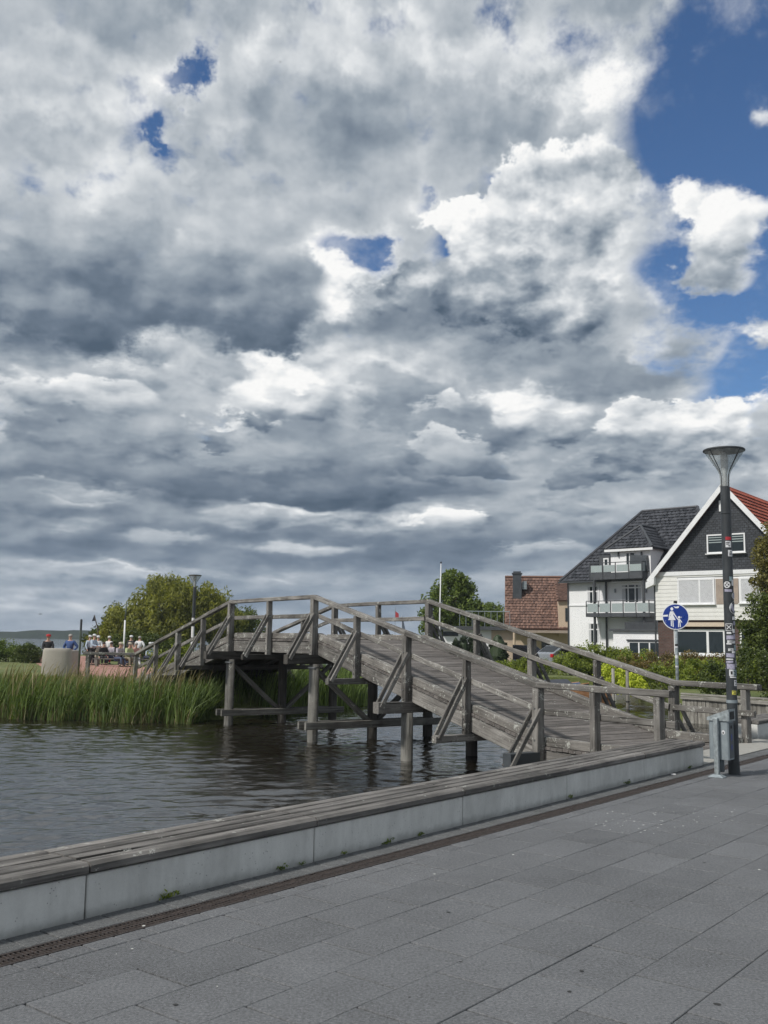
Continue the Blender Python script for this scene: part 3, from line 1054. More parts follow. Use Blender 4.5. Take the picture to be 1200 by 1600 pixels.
# narrow slabs on both sides of the drain
for t0, t1 in ((0.014, 0.238), (0.422, 0.5615)):
    pm = fix_normals(MB().bbox(-0.0985, 0.0985, -(t1 - t0) / 2 + 0.003, (t1 - t0) / 2 - 0.003, -0.05, 0.0, 0.004).mesh('edge_slab'))
    pm.materials.append(MATS['edge_slab' if t0 < 0.1 else 'slab'])
    for c in range(-14, 78):
        link('edge_slab', pm, plaza, matrix=Matrix.Translation((-0.01 + c * 0.206, -(t0 + t1) / 2, rnd.uniform(-0.002, 0.001))) @ Matrix.Rotation(rnd.gauss(0, 0.003), 4, 'X'))
# pigeon droppings and grit on the slabs
dr = MB()
for (s0, t0, n, sp) in ((5.2, 1.15, 44, 0.55), (5.9, 1.5, 24, 0.4), (-0.3, 0.62, 4, 0.3), (2.6, 1.4, 4, 1.2), (3.5, 3.2, 4, 1.5), (9.6, 0.9, 16, 0.3), (10.1, 1.1, 14, 0.3)):
    for k in range(n):
        x, y, r = s0 + rnd.gauss(0, sp), -(t0 + rnd.gauss(0, sp * 0.4)), rnd.uniform(0.004, 0.013)
        dr.poly([(x + r * math.cos(a) * rnd.uniform(0.6, 1.3), y + r * math.sin(a) * rnd.uniform(0.6, 1.3), 0.0022) for a in (0, 1, 2, 3, 4, 5)])
tag(dr.build('bird_droppings', 'dropping', plaza), kind='stuff')

gum = MB()
for k in range(70):
    x, y, r = rnd.uniform(-2.5, 11), -rnd.uniform(0.65, 6.0), rnd.uniform(0.008, 0.02)
    gum.poly([(x + r * math.cos(a) * rnd.uniform(0.75, 1.2), y + r * math.sin(a) * rnd.uniform(0.75, 1.2), 0.0018) for a in (0, 0.8, 1.6, 2.4, 3.2, 4.0, 4.8, 5.6)])
tag(gum.build('gum_spots', 'joint', plaza), kind='stuff')

# drain: channel with cast iron grates, two rows of slots
drain = thing('drainage_channel', 'rusty cast iron drainage channel with slotted grates along the bench', 'drain', B0, ROT_Q)
MB().box(-4, 20, -0.416, -0.242, -0.2, -0.035).build('channel', 'drain_dark', drain)
gm = MB()
gm.box(0.002, 0.498, -0.4155, -0.400, -0.03, -0.001); gm.box(0.002, 0.498, -0.2585, -0.243, -0.03, -0.001); gm.box(0.002, 0.498, -0.334, -0.324, -0.03, -0.0025)
for k in range(18):
    x = 0.004 + k * (0.492 - 0.014) / 17
    for y0, y1 in ((-0.400, -0.334), (-0.324, -0.2585)):
        gm.box(x, x + 0.0095, y0 + 0.0004, y1 - 0.0004, -0.028, -0.003)
gme = fix_normals(gm.mesh('grate')); gme.materials.append(MATS['cast_iron'])
for k in range(-8, 40):
    link('grate', gme, drain, loc=(k * 0.5, 0, rnd.uniform(-0.001, 0.0005)))

# the long bench: precast blocks two metres long with four boards on each
SEG = 2.003
NAMES = {-1: 'bench block at the left edge of the photo, nearest to the camera', 0: 'bench block beside the nearest slotted drain grates, second from the left',
         1: 'third bench block from the left, with the weeds at its foot', 2: 'fourth bench block from the left along the water',
         3: 'bench block just left of the footbridge, second from the bench end', 4: 'last bench block before the grey litter bin'}
plank_me = {}
for k in list(NAMES) + [9]:
    x0 = k * SEG if k < 9 else 14.46
    lab = 'pale concrete ' + NAMES[k] if k < 9 else 'far bench block right of the lamp post, cut by the photo edge'
    b = thing('bench_block', lab, 'bench', quay(x0, 0 if k < 9 else -0.67), ROT_Q, 'concrete bench blocks along the quay')
    MB().bbox(0.006, SEG - 0.006, 0.0, 0.462, -0.06, 0.243, 0.006).build('concrete_base', 'bench_concrete', b)
    MB().box(0.05, SEG - 0.05, 0.06, 0.42, 0.243, 0.256).build('shade_spacer', 'black', b)  # black sheet under the boards, painting the shade of the gaps between them
    for j in range(4):
        y0 = -0.024 + j * 0.1355
        pm = fix_normals(MB().loft([[(0.0, 0.010, 0.255), (0.0, 0.118, 0.255), (0.0, 0.120, 0.262), (0.0, 0.120, 0.300), (0.0, 0.106, 0.319), (0.0, 0.014 if j else 0.024, 0.319), (0.0, 0.0, 0.300), (0.0, 0.0, 0.262)],
                                    [(SEG - 0.012, 0.010, 0.255), (SEG - 0.012, 0.118, 0.255), (SEG - 0.012, 0.120, 0.262), (SEG - 0.012, 0.120, 0.300), (SEG - 0.012, 0.106, 0.319), (SEG - 0.012, 0.014 if j else 0.024, 0.319), (SEG - 0.012, 0.0, 0.300), (SEG - 0.012, 0.0, 0.262)]]).mesh('seat_board')) if j not in plank_me else plank_me[j]
        if j not in plank_me:
            pm.materials.append(MATS['bench_timber']); plank_me[j] = pm
        link('seat_board', pm, b, matrix=Matrix.Translation((0.006, y0, rnd.uniform(-0.002, 0.002))) @ Matrix.Rotation(rnd.gauss(0, 0.0012), 4, 'Z'))

# weeds in the joint at the foot of the bench
rngw = np.random.default_rng(5)
for i, (u, v, sz, lab) in enumerate(((262, 1402, 0.05, 'leafy green weed sprouting at the foot of the second bench block'), (440, 1359, 0.042, 'low weed just left of a bench block joint'), (472, 1351, 0.022, 'tiny weed at the bench block joint'),
                                     (540, 1335, 0.024, 'thin weed at the middle of a bench foot'), (605, 1318, 0.042, 'flat wide weed at the foot of the third bench block'), (650, 1304, 0.034, 'spiky weed just left of the third bench joint'),
                                     (886, 1246, 0.034, 'small weed below the bench end near the footbridge'), (975, 1224, 0.045, 'dark weed at the bench foot beside a scrap of litter'), (1082, 1201, 0.04, 'dry weed at the foot of the bench end by the bin'))):
    q = G(u, v); tt = 0.008
    ss = (q - B0).dot(QE)
    t = thing('weed', lab, 'weed', quay(ss, tt), ROT_Q, 'weeds along the bench')
    n = 26
    P = np.c_[rngw.normal(0, sz * 0.9, n), -np.abs(rngw.normal(0, sz * 0.25, n)), np.abs(rngw.normal(0, sz * 0.35, n)) + 0.006]
    Y = rand_unit(n, rngw); Y[:, 2] = np.abs(Y[:, 2]); X = np.cross(Y, rand_unit(n, rngw)); X /= np.linalg.norm(X, axis=1, keepdims=True)
    me = quads_mesh('leaf_tuft', P, X * sz * 0.24, Y * sz * 0.34); me.materials.append(MATS['leaf_mid' if i % 3 else 'leaf_hedge'])
    link('leaf_tuft', me, t)
    sm = MB()
    for k in range(4):
        sm.tube([(0, -0.002, -0.004), tuple(P[k])], [0.003, 0.0015], 4)
    sm.build('stalk', 'stem_green', t)
q = G(1046, 1210)
tag(MB().bbox(-0.03, 0.03, -0.012, 0.012, 0.0, 0.012, 0.003).build('litter_scrap', 'litter', loc=quay((q - B0).dot(QE), 0.1, 0.001)), 'small white scrap of litter on the paving at the bench foot', 'litter')


# ---- land ---------------------------------------------------------
def land(name, pts, z, mat, label, skirt=1.2, slope=0.0):
    """flat ground with a bank going down into the water along its edge"""
    bm = bmesh.new()
    top = [bm.verts.new((x, y, z)) for x, y in pts]
    bm.faces.new(top)
    c = Vector((sum(p[0] for p in pts) / len(pts), sum(p[1] for p in pts) / len(pts), 0))
    low = []
    for x, y in pts:
        d = Vector((x, y, 0)) - c; d.normalize()
        low.append(bm.verts.new((x + d.x * slope, y + d.y * slope, z - skirt)))
    for i in range(len(pts)):
        j = (i + 1) % len(pts)
        bm.faces.new((top[i], low[i], low[j], top[j]))
    bmesh.ops.recalc_face_normals(bm, faces=bm.faces)
    me = bpy.data.meshes.new(name); bm.to_mesh(me); bm.free()
    me.materials.append(MATS[mat])
    return tag(link(name, me), label, kind='structure')


land('headland', [(-60, 29.5), (-14, 29.6), (-9, 28.6), (-5.6, 28.2), (-4.2, 30.5), (-2.4, 33.0), (-1.0, 36.5), (-1.2, 44), (-3.5, 60), (-6, 76), (-30, 92), (-60, 96)], -0.02, 'lawn', 'grassy headland behind the reeds', 1.4, 0.8)
land('garden', [(9.4, 31.2), (40, -4), (160, -4), (260, 160), (120, 260), (6, 190), (2.5, 110), (2.2, 64), (5.0, 49), (12.2, 47.0), (11.0, 38)], -0.02, 'lawn', 'green garden ground around the houses', 1.4, 0.1)
hs = []
rngf = np.random.default_rng(11)
bm = MB()
N = 300
prof = []
for i in range(N + 1):
    x = -900 + i * (2100 / N)
    h = 5.0 + 1.3 * math.sin(x * 0.006 + 1) + 1.1 * math.sin(x * 0.021) + rngf.normal() * 0.45
    if x > -10: h *= 0.75
    prof.append((x, h))
for i in range(N):
    (xa, ha), (xb, hb) = prof[i], prof[i + 1]
    bm.poly([(xa, 760, WATER_Z - 0.5), (xb, 760, WATER_Z - 0.5), (xb, 772, hb), (xa, 772, ha)])
    bm.poly([(xa, 772, ha), (xb, 772, hb), (xb, 900, hb * 1.05), (xa, 900, ha * 1.05)])
    bm.poly([(xa, 900, ha * 1.05), (xb, 900, hb * 1.05), (xb, 910, WATER_Z - 0.5), (xa, 910, WATER_Z - 0.5)])
far_shore = bm.build('far_shore', 'forest_far')
tag(far_shore, 'low wooded hills on the far shore of the lake', kind='structure')

# ------------------------------------------------------------------ the timber footbridge
PHI = math.radians(-32.57)
BO = Vector((2.608, 16.49, 0))                             # foot of the near-side post at the start of the ramp
BD = Vector((math.sin(PHI), math.cos(PHI), 0))             # along the bridge
BN = Vector((math.cos(PHI), -math.sin(PHI), 0))            # across, away from the camera
BA, BC, BW = 1.959, 2.398, 3.302
Z_END, Z_CREST, Z_LEFT, RAIL_H = -0.050, 1.646, 0.060, 1.045
S_CR1, S_CR2, S_END = 4 * BA, 4 * BA + 2 * BC, 8 * BA + 2 * BC


def deck_z(s):
    if s <= 0: return Z_END
    if s <= S_CR1: return Z_END + (Z_CREST - Z_END) * s / S_CR1
    if s <= S_CR2: return Z_CREST
    if s <= S_END: return Z_CREST + (Z_LEFT - Z_CREST) * (s - S_CR2) / (S_END - S_CR2)
    return Z_LEFT


def br(s, side, dz=0.0):
    p = BO + BD * s + BN * side
    p.z = deck_z(s) + dz
    return p


bridge = thing('wooden_footbridge', 'weathered grey timber footbridge humped over the inlet with handrails on both sides', 'bridge', br(S_CR1, BW / 2, -Z_CREST))
BL = bridge.location.copy()
rb = random.Random(21)


def part(name, p, q, w, h, mat='bridge_timber', up=(0, 0, 1), parent=None, c=0.012):
    return beam(name, p, q, w, h, mat, parent or bridge, up, BL, c)


# deck boards, each laid across; the slope of the ramp tilts them
s = -2.62
n_pl = 0
while s < S_END + 1.0 and n_pl < 298:
    p0 = max(0.0, 0)
    e0, e1 = 0.06, BW - 0.06
    if s < -1.55:      # the quay edge cuts the end at an angle
        cut = min(1.0, (-1.55 - s) / 1.09)
        e1 = BW * (1 - cut) + 0.25 * cut
        if e1 < 0.5: e1 = 0.5
    dz = rb.uniform(-0.004, 0.004)
    a = br(s, e0, -0.025 + dz + rb.gauss(0, 0.0015)); b = br(s, e1, -0.025 + dz + rb.gauss(0, 0.0015))
    tang = (br(s + 0.05, 0) - br(s - 0.05, 0)).normalized()
    up = tang.cross(BN); up = up if up.z > 0 else -up
    part('deck_plank', a, b, 0.137, 0.05, 'deck_timber', up, c=0.005)
    s += 0.146 * math.sqrt(tang.x ** 2 + tang.y ** 2)
    n_pl += 1

KINKS = [(-2.66, 0.0), (0.0, S_CR1), (S_CR1, S_CR2), (S_CR2, S_END), (S_END, S_END + 1.0)]
for side, sgn in ((0.0, 1), (BW, -1)):
    for a, b in KINKS:
        a2 = a if (a > -1 or side == 0) else -1.55
        mid = (a2 + b) / 2
        # kerb on the boards and main beam below, in two lengths on the ramps
        cuts = [a2, b] if abs(b - a2) < 5 else [a2, mid - 0.004, mid + 0.004, b]
        for i in range(0, len(cuts), 2):
            c0, c1 = cuts[i], cuts[i + 1]
            part('kerb_beam', br(c0 + 0.004, side + sgn * 0.155, 0.075), br(c1 - 0.004, side + sgn * 0.155, 0.075), 0.15, 0.145, 'kerb_timber')
            part('main_beam', br(c0 + 0.004, side + sgn * 0.150, -0.205), br(c1 - 0.004, side + sgn * 0.150, -0.205), 0.14, 0.29)
for off in (BW * 0.36, BW * 0.64):
    for a, b in KINKS[1:4]:
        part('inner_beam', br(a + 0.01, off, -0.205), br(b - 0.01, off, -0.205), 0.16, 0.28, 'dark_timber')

NODES = [0.0] + [BA * i for i in (1, 2, 3, 4)] + [S_CR1 + BC, S_CR2] + [S_CR2 + BA * i for i in (1, 2, 3, 4)]
WAVE = [(-2.92, 'e'), (0.0, 'k'), (S_CR1, 'k'), (S_CR2, 'k'), (S_END, 'k')]
for side, sgn in ((0.0, 1), (BW, -1)):
    s0 = -2.84 if side == 0 else -1.84
    # handrail in straight lengths between the kinks, midrail on the inner side
    pts = [s0, 0.0, S_CR1, S_CR2, S_END]
    for a, b in zip(pts[:-1], pts[1:]):
        L = b - a
        n = 2 if L > 5 else 1
        for i in range(n):
            c0, c1 = a + L * i / n, a + L * (i + 1) / n
            part('handrail', br(c0 + 0.002, side, RAIL_H - 0.05), br(c1 - 0.002, side, RAIL_H - 0.05), 0.135, 0.098)
            part('midrail', br(c0 + (0.03 if i == 0 else 0.004), side + sgn * 0.10, RAIL_H * 0.53), br(c1 - (0.03 if i == n - 1 else 0.004), side + sgn * 0.10, RAIL_H * 0.53), 0.05, 0.105)
    posts = [(-2.588, 0), (-1.30, 0)] if side == 0 else [(-1.55, 0)]
    posts += [(sn, i) for i, sn in enumerate(NODES)]
    for sp, i in posts:
        level = sp < -0.1
        big = (not level) and i in (0, 2, 4, 6, 8)
        wd = 0.155 if big else 0.115
        low = -0.30 if level else (-0.42 if i not in (9, 10) else -0.12)
        po = part('post', br(sp, side, low), br(sp, side, RAIL_H - 0.1), wd, 0.155 if big else 0.135, up=tuple(BN))
        if side == 0 and not level and i < 8:
            for bz in (-0.30, -0.12, 0.10, 0.62):
                q = br(sp, -0.078, bz) - BL
                bo = MB().tube([q, q - BN * 0.018], 0.014, 7).build('bolt', 'bolt_steel')
                bo.parent = po
                bo.matrix_parent_inverse = po.matrix_basis.inverted()
        if not level and i <= 9:
            # raking struts: a pair of boards, one on each face of the post, out to the end of the cross beam
            hi = br(sp, side - sgn * 0.03, 0.60)
            out_z = -0.46 if i != 0 else -0.30
            lo = br(sp, side - sgn * 0.66, out_z)
            tb = 0.5 * wd + 0.022
            for k in (-1, 1):
                part('strut', hi + BD * tb * k, lo + BD * tb * k, 0.038, 0.088, up=tuple(BN))

# cross beams under the deck, long enough to carry the struts
for i, sn in enumerate(NODES):
    if i == 0 or i > 8: continue
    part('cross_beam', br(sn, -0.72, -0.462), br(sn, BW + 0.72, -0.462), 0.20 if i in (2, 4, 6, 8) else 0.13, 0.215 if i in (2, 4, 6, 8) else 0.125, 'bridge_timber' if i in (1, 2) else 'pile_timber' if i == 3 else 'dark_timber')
# steel shoe for the lowest strut
pc = br(0.0, -0.66, -0.19) - BL
sh = MB(); sh.box(-0.10, 0.10, -0.02, 0.60, -0.12, 0.10)
so = sh.build('steel_shoe', 'steel_plate', bridge); so.matrix_basis = Matrix.Translation(pc) @ Matrix.Rotation(-PHI - PI / 2, 4, 'Z')

# pile bents: three round piles each, doubled walings and V braces on the tall ones
for i in (0, 2, 4, 6, 8):
    sn = NODES[i]
    top = deck_z(sn) - 0.57
    for k, off in enumerate((0.02, BW / 2, BW - 0.02)):
        q = br(sn, off, 0); q.z = 0
        pl = MB()
        rings = []
        rr = 0.125 if i else 0.14
        lean = rb.gauss(0, 0.004)
        me = MB().tube([(-0.0, 0, 0), (1.0, 0, 0), (top + 2.4, 0, 0)], [rr * 1.05, rr, rr * 0.97], 14).mesh('pile', smooth=True)
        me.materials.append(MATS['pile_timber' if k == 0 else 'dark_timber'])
        link('pile', me, bridge, matrix=Matrix.Translation(Vector((q.x, q.y, -2.4)) - BL) @ Matrix.Rotation(-PI / 2 + lean, 4, 'Y'))
        if k == 0 and i in (4, 6):
            cp = MB().lathe([(rr + 0.012, 0), (rr + 0.012, 0.035)], 14).build('pile_band', 'bolt_steel', bridge)
            cp.location = Vector((q.x, q.y, top - 0.10)) - BL
    if i in (4, 6):
        wz = -0.33 if i == 4 else -0.36
        for oo in (-0.17, 0.17):
            a = br(sn + oo, -0.26, 0); b = br(sn + oo, BW + 0.26, 0); a.z = b.z = wz
            part('waling', a, b, 0.085, 0.17, 'pile_timber')
        for off in (0.06, BW - 0.06):
            a = br(sn, off, 0); b = br(sn, BW / 2 + (0.12 if off > 1 else -0.12), 0); a.z = top - 0.12; b.z = wz + 0.06
            part('diagonal_brace', a, b, 0.10, 0.15, 'pile_timber', up=tuple(BD))
# timber abutment under the landing, its dark boards added to deepen the shade there
for k in range(14):
    sa = S_CR2 + 2.15 * BA
    a = br(sa, 0.12 + k * (BW - 0.24) / 13, 0); a.z = -1.2
    part('abutment_shade_board', a, (a.x, a.y, deck_z(sa) - 0.06), 0.06, 0.232, 'dark_timber', up=tuple(BN))
# rails that carry on along the bank at the landing, level
lz = Z_LEFT + RAIL_H - 0.05
pa = br(S_END, 0, RAIL_H - 0.05)
for nm, dz, w, h in (('handrail', 0.0, 0.135, 0.098),):
    q = Vector((pa.x - 1.65, pa.y - 0.55, pa.z + dz + 0.02))
    part(nm, pa + Vector((0, 0, dz)), q, w, h)
for f in (0.9,):
    p = pa + (Vector((pa.x - 1.65, pa.y - 0.55, pa.z)) - pa) * f
    part('post', (p.x, p.y, -0.3), (p.x, p.y, pa.z - 0.05), 0.13, 0.13, up=(0, 1, 0))

# ------------------------------------------------------------------ lamp posts
LAMP_R = 0.064
_stk = random.Random(9)


def make_lamp(loc, label, group='funnel shaped street lamps'):
    t = thing('street_lamp', label, 'street lamp', loc, 0, group)
    MB().lathe([(0.072, -0.05), (0.072, 0.16), (0.068, 0.17), (LAMP_R + 0.002, 2.0), (LAMP_R + 0.002, 3.38), (LAMP_R + 0.006, 3.385), (LAMP_R + 0.006, 3.40), (LAMP_R, 3.405), (LAMP_R - 0.002, 3.75), (0.02, 3.76)], 28).build('pole', 'lamp_paint', t, smooth=False)
    g = MB()
    prof = [(0.060, 3.755), (0.062, 3.86), (0.070, 3.92), (0.095, 3.98), (0.262, 4.235)]
    inner = [(r - 0.006, z) for r, z in prof]
    n = 32
    rings = [[(r * math.cos(2 * PI * a / n), r * math.sin(2 * PI * a / n), z) for a in range(n)] for r, z in prof]
    g.loft(rings, caps=False)
    lg = g.build('lamp_cone', 'lamp_glass', t, smooth=True)
    for k in range(4):
        a = 2 * PI * k / 4 + 0.5
        MB().tube([(r * math.cos(a) * 1.01, r * math.sin(a) * 1.01, z) for r, z in prof], 0.0065, 6).build('rib', 'lamp_hood', t)
    MB().lathe([(0.258, 4.230), (0.270, 4.234), (0.274, 4.246), (0.266, 4.258), (0.16, 4.275), (0.02, 4.280)], 32).build('hood', 'lamp_hood', t, smooth=False)
    MB().lathe([(0.030, 3.70), (0.030, 3.93), (0.045, 3.98), (0.050, 4.16), (0.020, 4.22)], 14).build('reflector', 'pole_white', t, smooth=True)
    return t


lamp_at = G(1147.3, 1209.5)
lamp = make_lamp(lamp_at, 'tall dark street lamp covered in stickers, funnel glass top, beside the grey bin')


def patch(m, zc, ang, wrad, h, r, tilt=0.0):
    """curved label on the pole"""
    n = 6
    for k in range(n):
        a0 = ang - wrad / 2 + wrad * k / n; a1 = ang - wrad / 2 + wrad * (k + 1) / n
        d0, d1 = tilt * (a0 - ang), tilt * (a1 - ang)
        m.poly([(r * math.cos(a0), r * math.sin(a0), zc - h / 2 + d0), (r * math.cos(a1), r * math.sin(a1), zc - h / 2 + d1), (r * math.cos(a1), r * math.sin(a1), zc + h / 2 + d1), (r * math.cos(a0), r * math.sin(a0), zc + h / 2 + d0)])


def on_lamp(u, v):
    p = W(u, v, lamp_at.y)
    ax = lamp_at.x
    view = math.atan2(-lamp_at.y, -lamp_at.x)
    off = max(-0.95, min(0.95, (p.x - ax) / 0.068))
    return p.z, view + math.asin(off)


def disc(m, zc, ang, rad, r, n=14):
    pts = []
    for k in range(n):
        b = 2 * PI * k / n
        a = ang + rad * math.cos(b) / r
        pts.append((r * math.cos(a), r * math.sin(a), zc + rad * math.sin(b)))
    m.poly(pts)


PXM = lamp_at.y / FPX
STK = [(1138, 842, 9, 5, 'sticker_red', 0), (1138, 851, 9, 10, 'sticker_white', 1), (1141, 865, 8, 10, 'sticker_white', 1), (1142, 905, 6, 7, 'sticker_teal', 0), (1136, 914, 11, 11, 'sticker_black', 2),
       (1138, 923, 12, 4, 'sticker_lilac', 0), (1144, 911, 4, 9, 'sticker_white', 0), (1146, 966, 6, 5, 'sticker_white', 0), (1147, 974, 6, 6, 'sticker_lilac', 0), (1139, 980, 11, 11, 'sticker_white', 3),
       (1139, 989, 7, 3, 'sticker_white', 0), (1141, 996, 12, 6, 'sticker_lilac', 0), (1143, 1003, 13, 4, 'sticker_white', 1), (1139, 1006, 8, 2, 'sticker_white', 0), (1148, 1012, 5, 8, 'sticker_teal', 0),
       (1142, 1015, 8, 4, 'sticker_white', 1), (1141, 1024, 13, 6, 'sticker_lilac', 0), (1140, 1030, 11, 2, 'sticker_white', 0), (1140, 1034, 11, 3, 'sticker_lilac', 0), (1142, 1041, 13, 8, 'sticker_lilac', 0),
       (1150, 1037, 4, 10, 'sticker_white', 1), (1143, 1051, 7, 10, 'sticker_white', 4), (1148, 1051, 8, 9, 'sticker_teal', 1), (1146, 1058, 11, 2, 'sticker_white', 0), (1149, 1067, 6, 9, 'sticker_white', 1),
       (1147, 1082, 7, 6, 'sticker_yellow', 1), (1144, 1097, 2, 2, 'sticker_white', 0), (1145, 1109, 3, 2, 'sticker_white', 0), (1146, 986, 5, 6, 'sticker_white', 0), (1147, 995, 4, 8, 'sticker_lilac', 0), (1146, 1019, 6, 3, 'sticker_white', 0)]
rl = LAMP_R + 0.0065
for (u, v, w, h, mt, art) in STK:
    z, a = on_lamp(u, v)
    wr, hm = w * PXM / rl, h * PXM
    m = MB(); patch(m, z, a, wr, hm, rl, _stk.uniform(-0.004, 0.004))
    st = m.build('sticker', mt, lamp)
    m2 = MB()
    if art == 1:        # dark scribble of print
        for k in range(3):
            patch(m2, z + hm * (0.25 - 0.25 * k), a + _stk.uniform(-0.15, 0.15) * wr, wr * _stk.uniform(0.3, 0.7), hm * 0.12, rl + 0.0012)
    elif art == 2:      # white ring with a cross on black
        for k in range(16):
            b0 = 2 * PI * k / 16
            disc(m2, z + math.sin(b0) * hm * 0.40, a + math.cos(b0) * wr * 0.40, hm * 0.09, rl + 0.0012, 6)
        for k in (-1, 1):
            for j in range(-3, 4):
                disc(m2, z + j * hm * 0.075, a + k * j * wr * 0.075, hm * 0.075, rl + 0.0012, 6)
    elif art == 3:      # black square with a white X, white border
        patch(m2, z, a, wr * 0.84, hm * 0.84, rl + 0.0012)
    elif art == 4:
        patch(m2, z, a, wr * 0.4, hm * 0.5, rl + 0.0012)
    if m2.f:
        pr = m2.build('print', 'sticker_white' if art == 2 else 'sticker_black', st)
    if art == 3:
        m3 = MB()
        for k in (-1, 1):
            for j in range(-6, 7):
                disc(m3, z + j * hm * 0.045, a + k * j * wr * 0.045, hm * 0.06, rl + 0.0024, 6)
        m3.build('cross_mark', 'sticker_white', st)
for (u, v, rad) in ((1148, 931, 5.5), (1147.5, 950, 10)):
    z, a = on_lamp(u, v)
    m = MB(); disc(m, z, a, rad * PXM, rl + 0.0005, 20); st = m.build('round_sticker', 'sticker_white', lamp)
    m = MB(); disc(m, z, a, rad * PXM * 0.72, rl + 0.0017, 20); st2 = m.build('print', 'sticker_lilac', st)
z, a = on_lamp(1147, 1096)
MB().lathe([(LAMP_R + 0.008, z - 0.02), (LAMP_R + 0.008, z + 0.02)], 24).build('clamp_band', 'galvanised_flat', lamp)

far_lamp = copy_tree(lamp)
for ch in list(far_lamp.children):
    if ch.name.split('.')[0] in ('sticker', 'round_sticker', 'clamp_band'):
        for g2 in list(ch.children): bpy.data.objects.remove(g2)
        bpy.data.objects.remove(ch)
p = W(301, 1000, 40.8)
far_lamp.location = (p.x, p.y, -0.02)
far_lamp['label'] = 'distant street lamp in front of the willow behind the left end of the footbridge'
for z, h, mt in ((1.05, 0.30, 'sticker_white'), (1.45, 0.22, 'sticker_white'), (1.9, 0.45, 'pole_white'), (2.4, 0.16, 'sticker_white')):
    m = MB(); patch(m, z, -1.75, 2.2, h, rl); m.build('sticker', mt, far_lamp)

# ------------------------------------------------------------------ litter bin
bin_at = G(1121, 1214.5)
b = thing('litter_bin', 'galvanised steel litter bin with sloping hood on a post beside the lamp post', 'litter bin', bin_at, ROT_Q)
b.scale = (0.78, 0.76, 1.0)
m = MB(); m.loft([[(-0.085, -0.125, 0), (0.085, -0.125, 0), (0.085, 0.125, 0), (-0.085, 0.125, 0)], [(-0.085, -0.125, 0.008), (0.085, -0.125, 0.008), (0.085, 0.125, 0.008), (-0.085, 0.125, 0.008)], [(-0.045, -0.06, 0.036), (0.045, -0.06, 0.036), (0.045, 0.06, 0.036), (-0.045, 0.06, 0.036)]])
m.build('foot_plate', 'galvanised_flat', b)
MB().bbox(-0.037, 0.037, -0.037, 0.037, 0.03, 0.735, 0.006).build('post', 'galvanised', b)
m = MB(); m.loft([[(x, y, z) for x, y in ((0.055, -0.165), (0.075, -0.185), (0.30, -0.185), (0.32, -0.165), (0.32, 0.125), (0.30, 0.145), (0.075, 0.145), (0.055, 0.125))] for z in (0.215, 0.69)])
m.build('body', 'galvanised_flat', b)
MB().box(0.092, 0.285, -0.1885, -0.1855, 0.235, 0.675).build('door_panel', 'bin_dark', b)
m = MB(); m.hull([(0.035, 0.165, 0.695), (0.34, 0.165, 0.695), (0.34, 0.165, 0.735), (0.035, 0.165, 0.735)], [(0.035, -0.205, 0.695), (0.34, -0.205, 0.695), (0.34, -0.205, 0.845), (0.035, -0.205, 0.845)])
m.build('hood', 'galvanised', b)
MB().box(0.085, 0.29, -0.209, -0.2055, 0.715, 0.815).build('opening', 'black', b)
MB().box(0.15, 0.22, -0.1915, -0.189, 0.60, 0.64).build('lock', 'black', b)
m = MB()
for zc, rad in ((0.49, 0.045), (0.37, 0.04)):
    m.poly([(0.188 + rad * 0.75 * math.cos(2 * PI * k / 16), -0.1895, zc + rad * math.sin(2 * PI * k / 16)) for k in range(16)])
m.build('pictogram', 'sign_blue', b)
m = MB(); m.poly([(0.0535, -0.10 + 0.028 * math.cos(2 * PI * k / 16), 0.555 + 0.028 * math.sin(2 * PI * k / 16)) for k in range(16)])
st = m.build('round_sticker', 'sticker_white', b)
m = MB(); m.poly([(0.0525, -0.10 + 0.014 * math.cos(2 * PI * k / 10), 0.55 + 0.012 * math.sin(2 * PI * k / 10)) for k in range(10)]); m.build('print', 'sticker_black', st)
MB().lathe([(0.045, 0.06), (0.050, 0.07), (0.050, 0.20), (0.03, 0.215)], 14, 0.14, -0.02).build('ash_pot', 'bin_dark', b, smooth=True)

# ------------------------------------------------------------------ footpath sign on the bridge
sg = br(0.03, BW + 0.135)
sign = thing('footpath_sign', 'round blue footpath sign with white figures of a woman and child on a grey pole', 'sign', (sg.x, sg.y, -0.3), math.atan2(sg.y, sg.x) - PI / 2 - 0.06)
zc = W(1047, 963.5, sg.y).z + 0.3
R = 0.243
ptop = zc + R + 0.01
MB().lathe([(0.030, 0.0), (0.030, ptop), (0.02, ptop + 0.01)], 14).build('pole', 'galvanised', sign, smooth=True)
m = MB(); m.loft([[(R * math.cos(2 * PI * k / 48), y, zc + R * math.sin(2 * PI * k / 48)) for k in range(48)] for y in (-0.050, -0.046)])
m.build('sign_plate', 'sign_white', sign)
m = MB(); m.poly([(0.228 * math.cos(2 * PI * k / 48), -0.0525, zc + 0.228 * math.sin(2 * PI * k / 48)) for k in range(48)])
bl = m.build('blue_face', 'sign_blue', sign)


def fig(name, polys, mat='sign_white', y=-0.0545, parent=None):
    m = MB()
    for pl in polys:
        m.poly([(x * R / 0.2, y, zc + z * R / 0.2) for x, z in pl])
    return m.build(name, mat, parent or bl)


def ell(cx, cz, rx, rz, n=14):
    return [(cx + rx * math.cos(2 * PI * k / n), cz + rz * math.sin(2 * PI * k / n)) for k in range(n)]


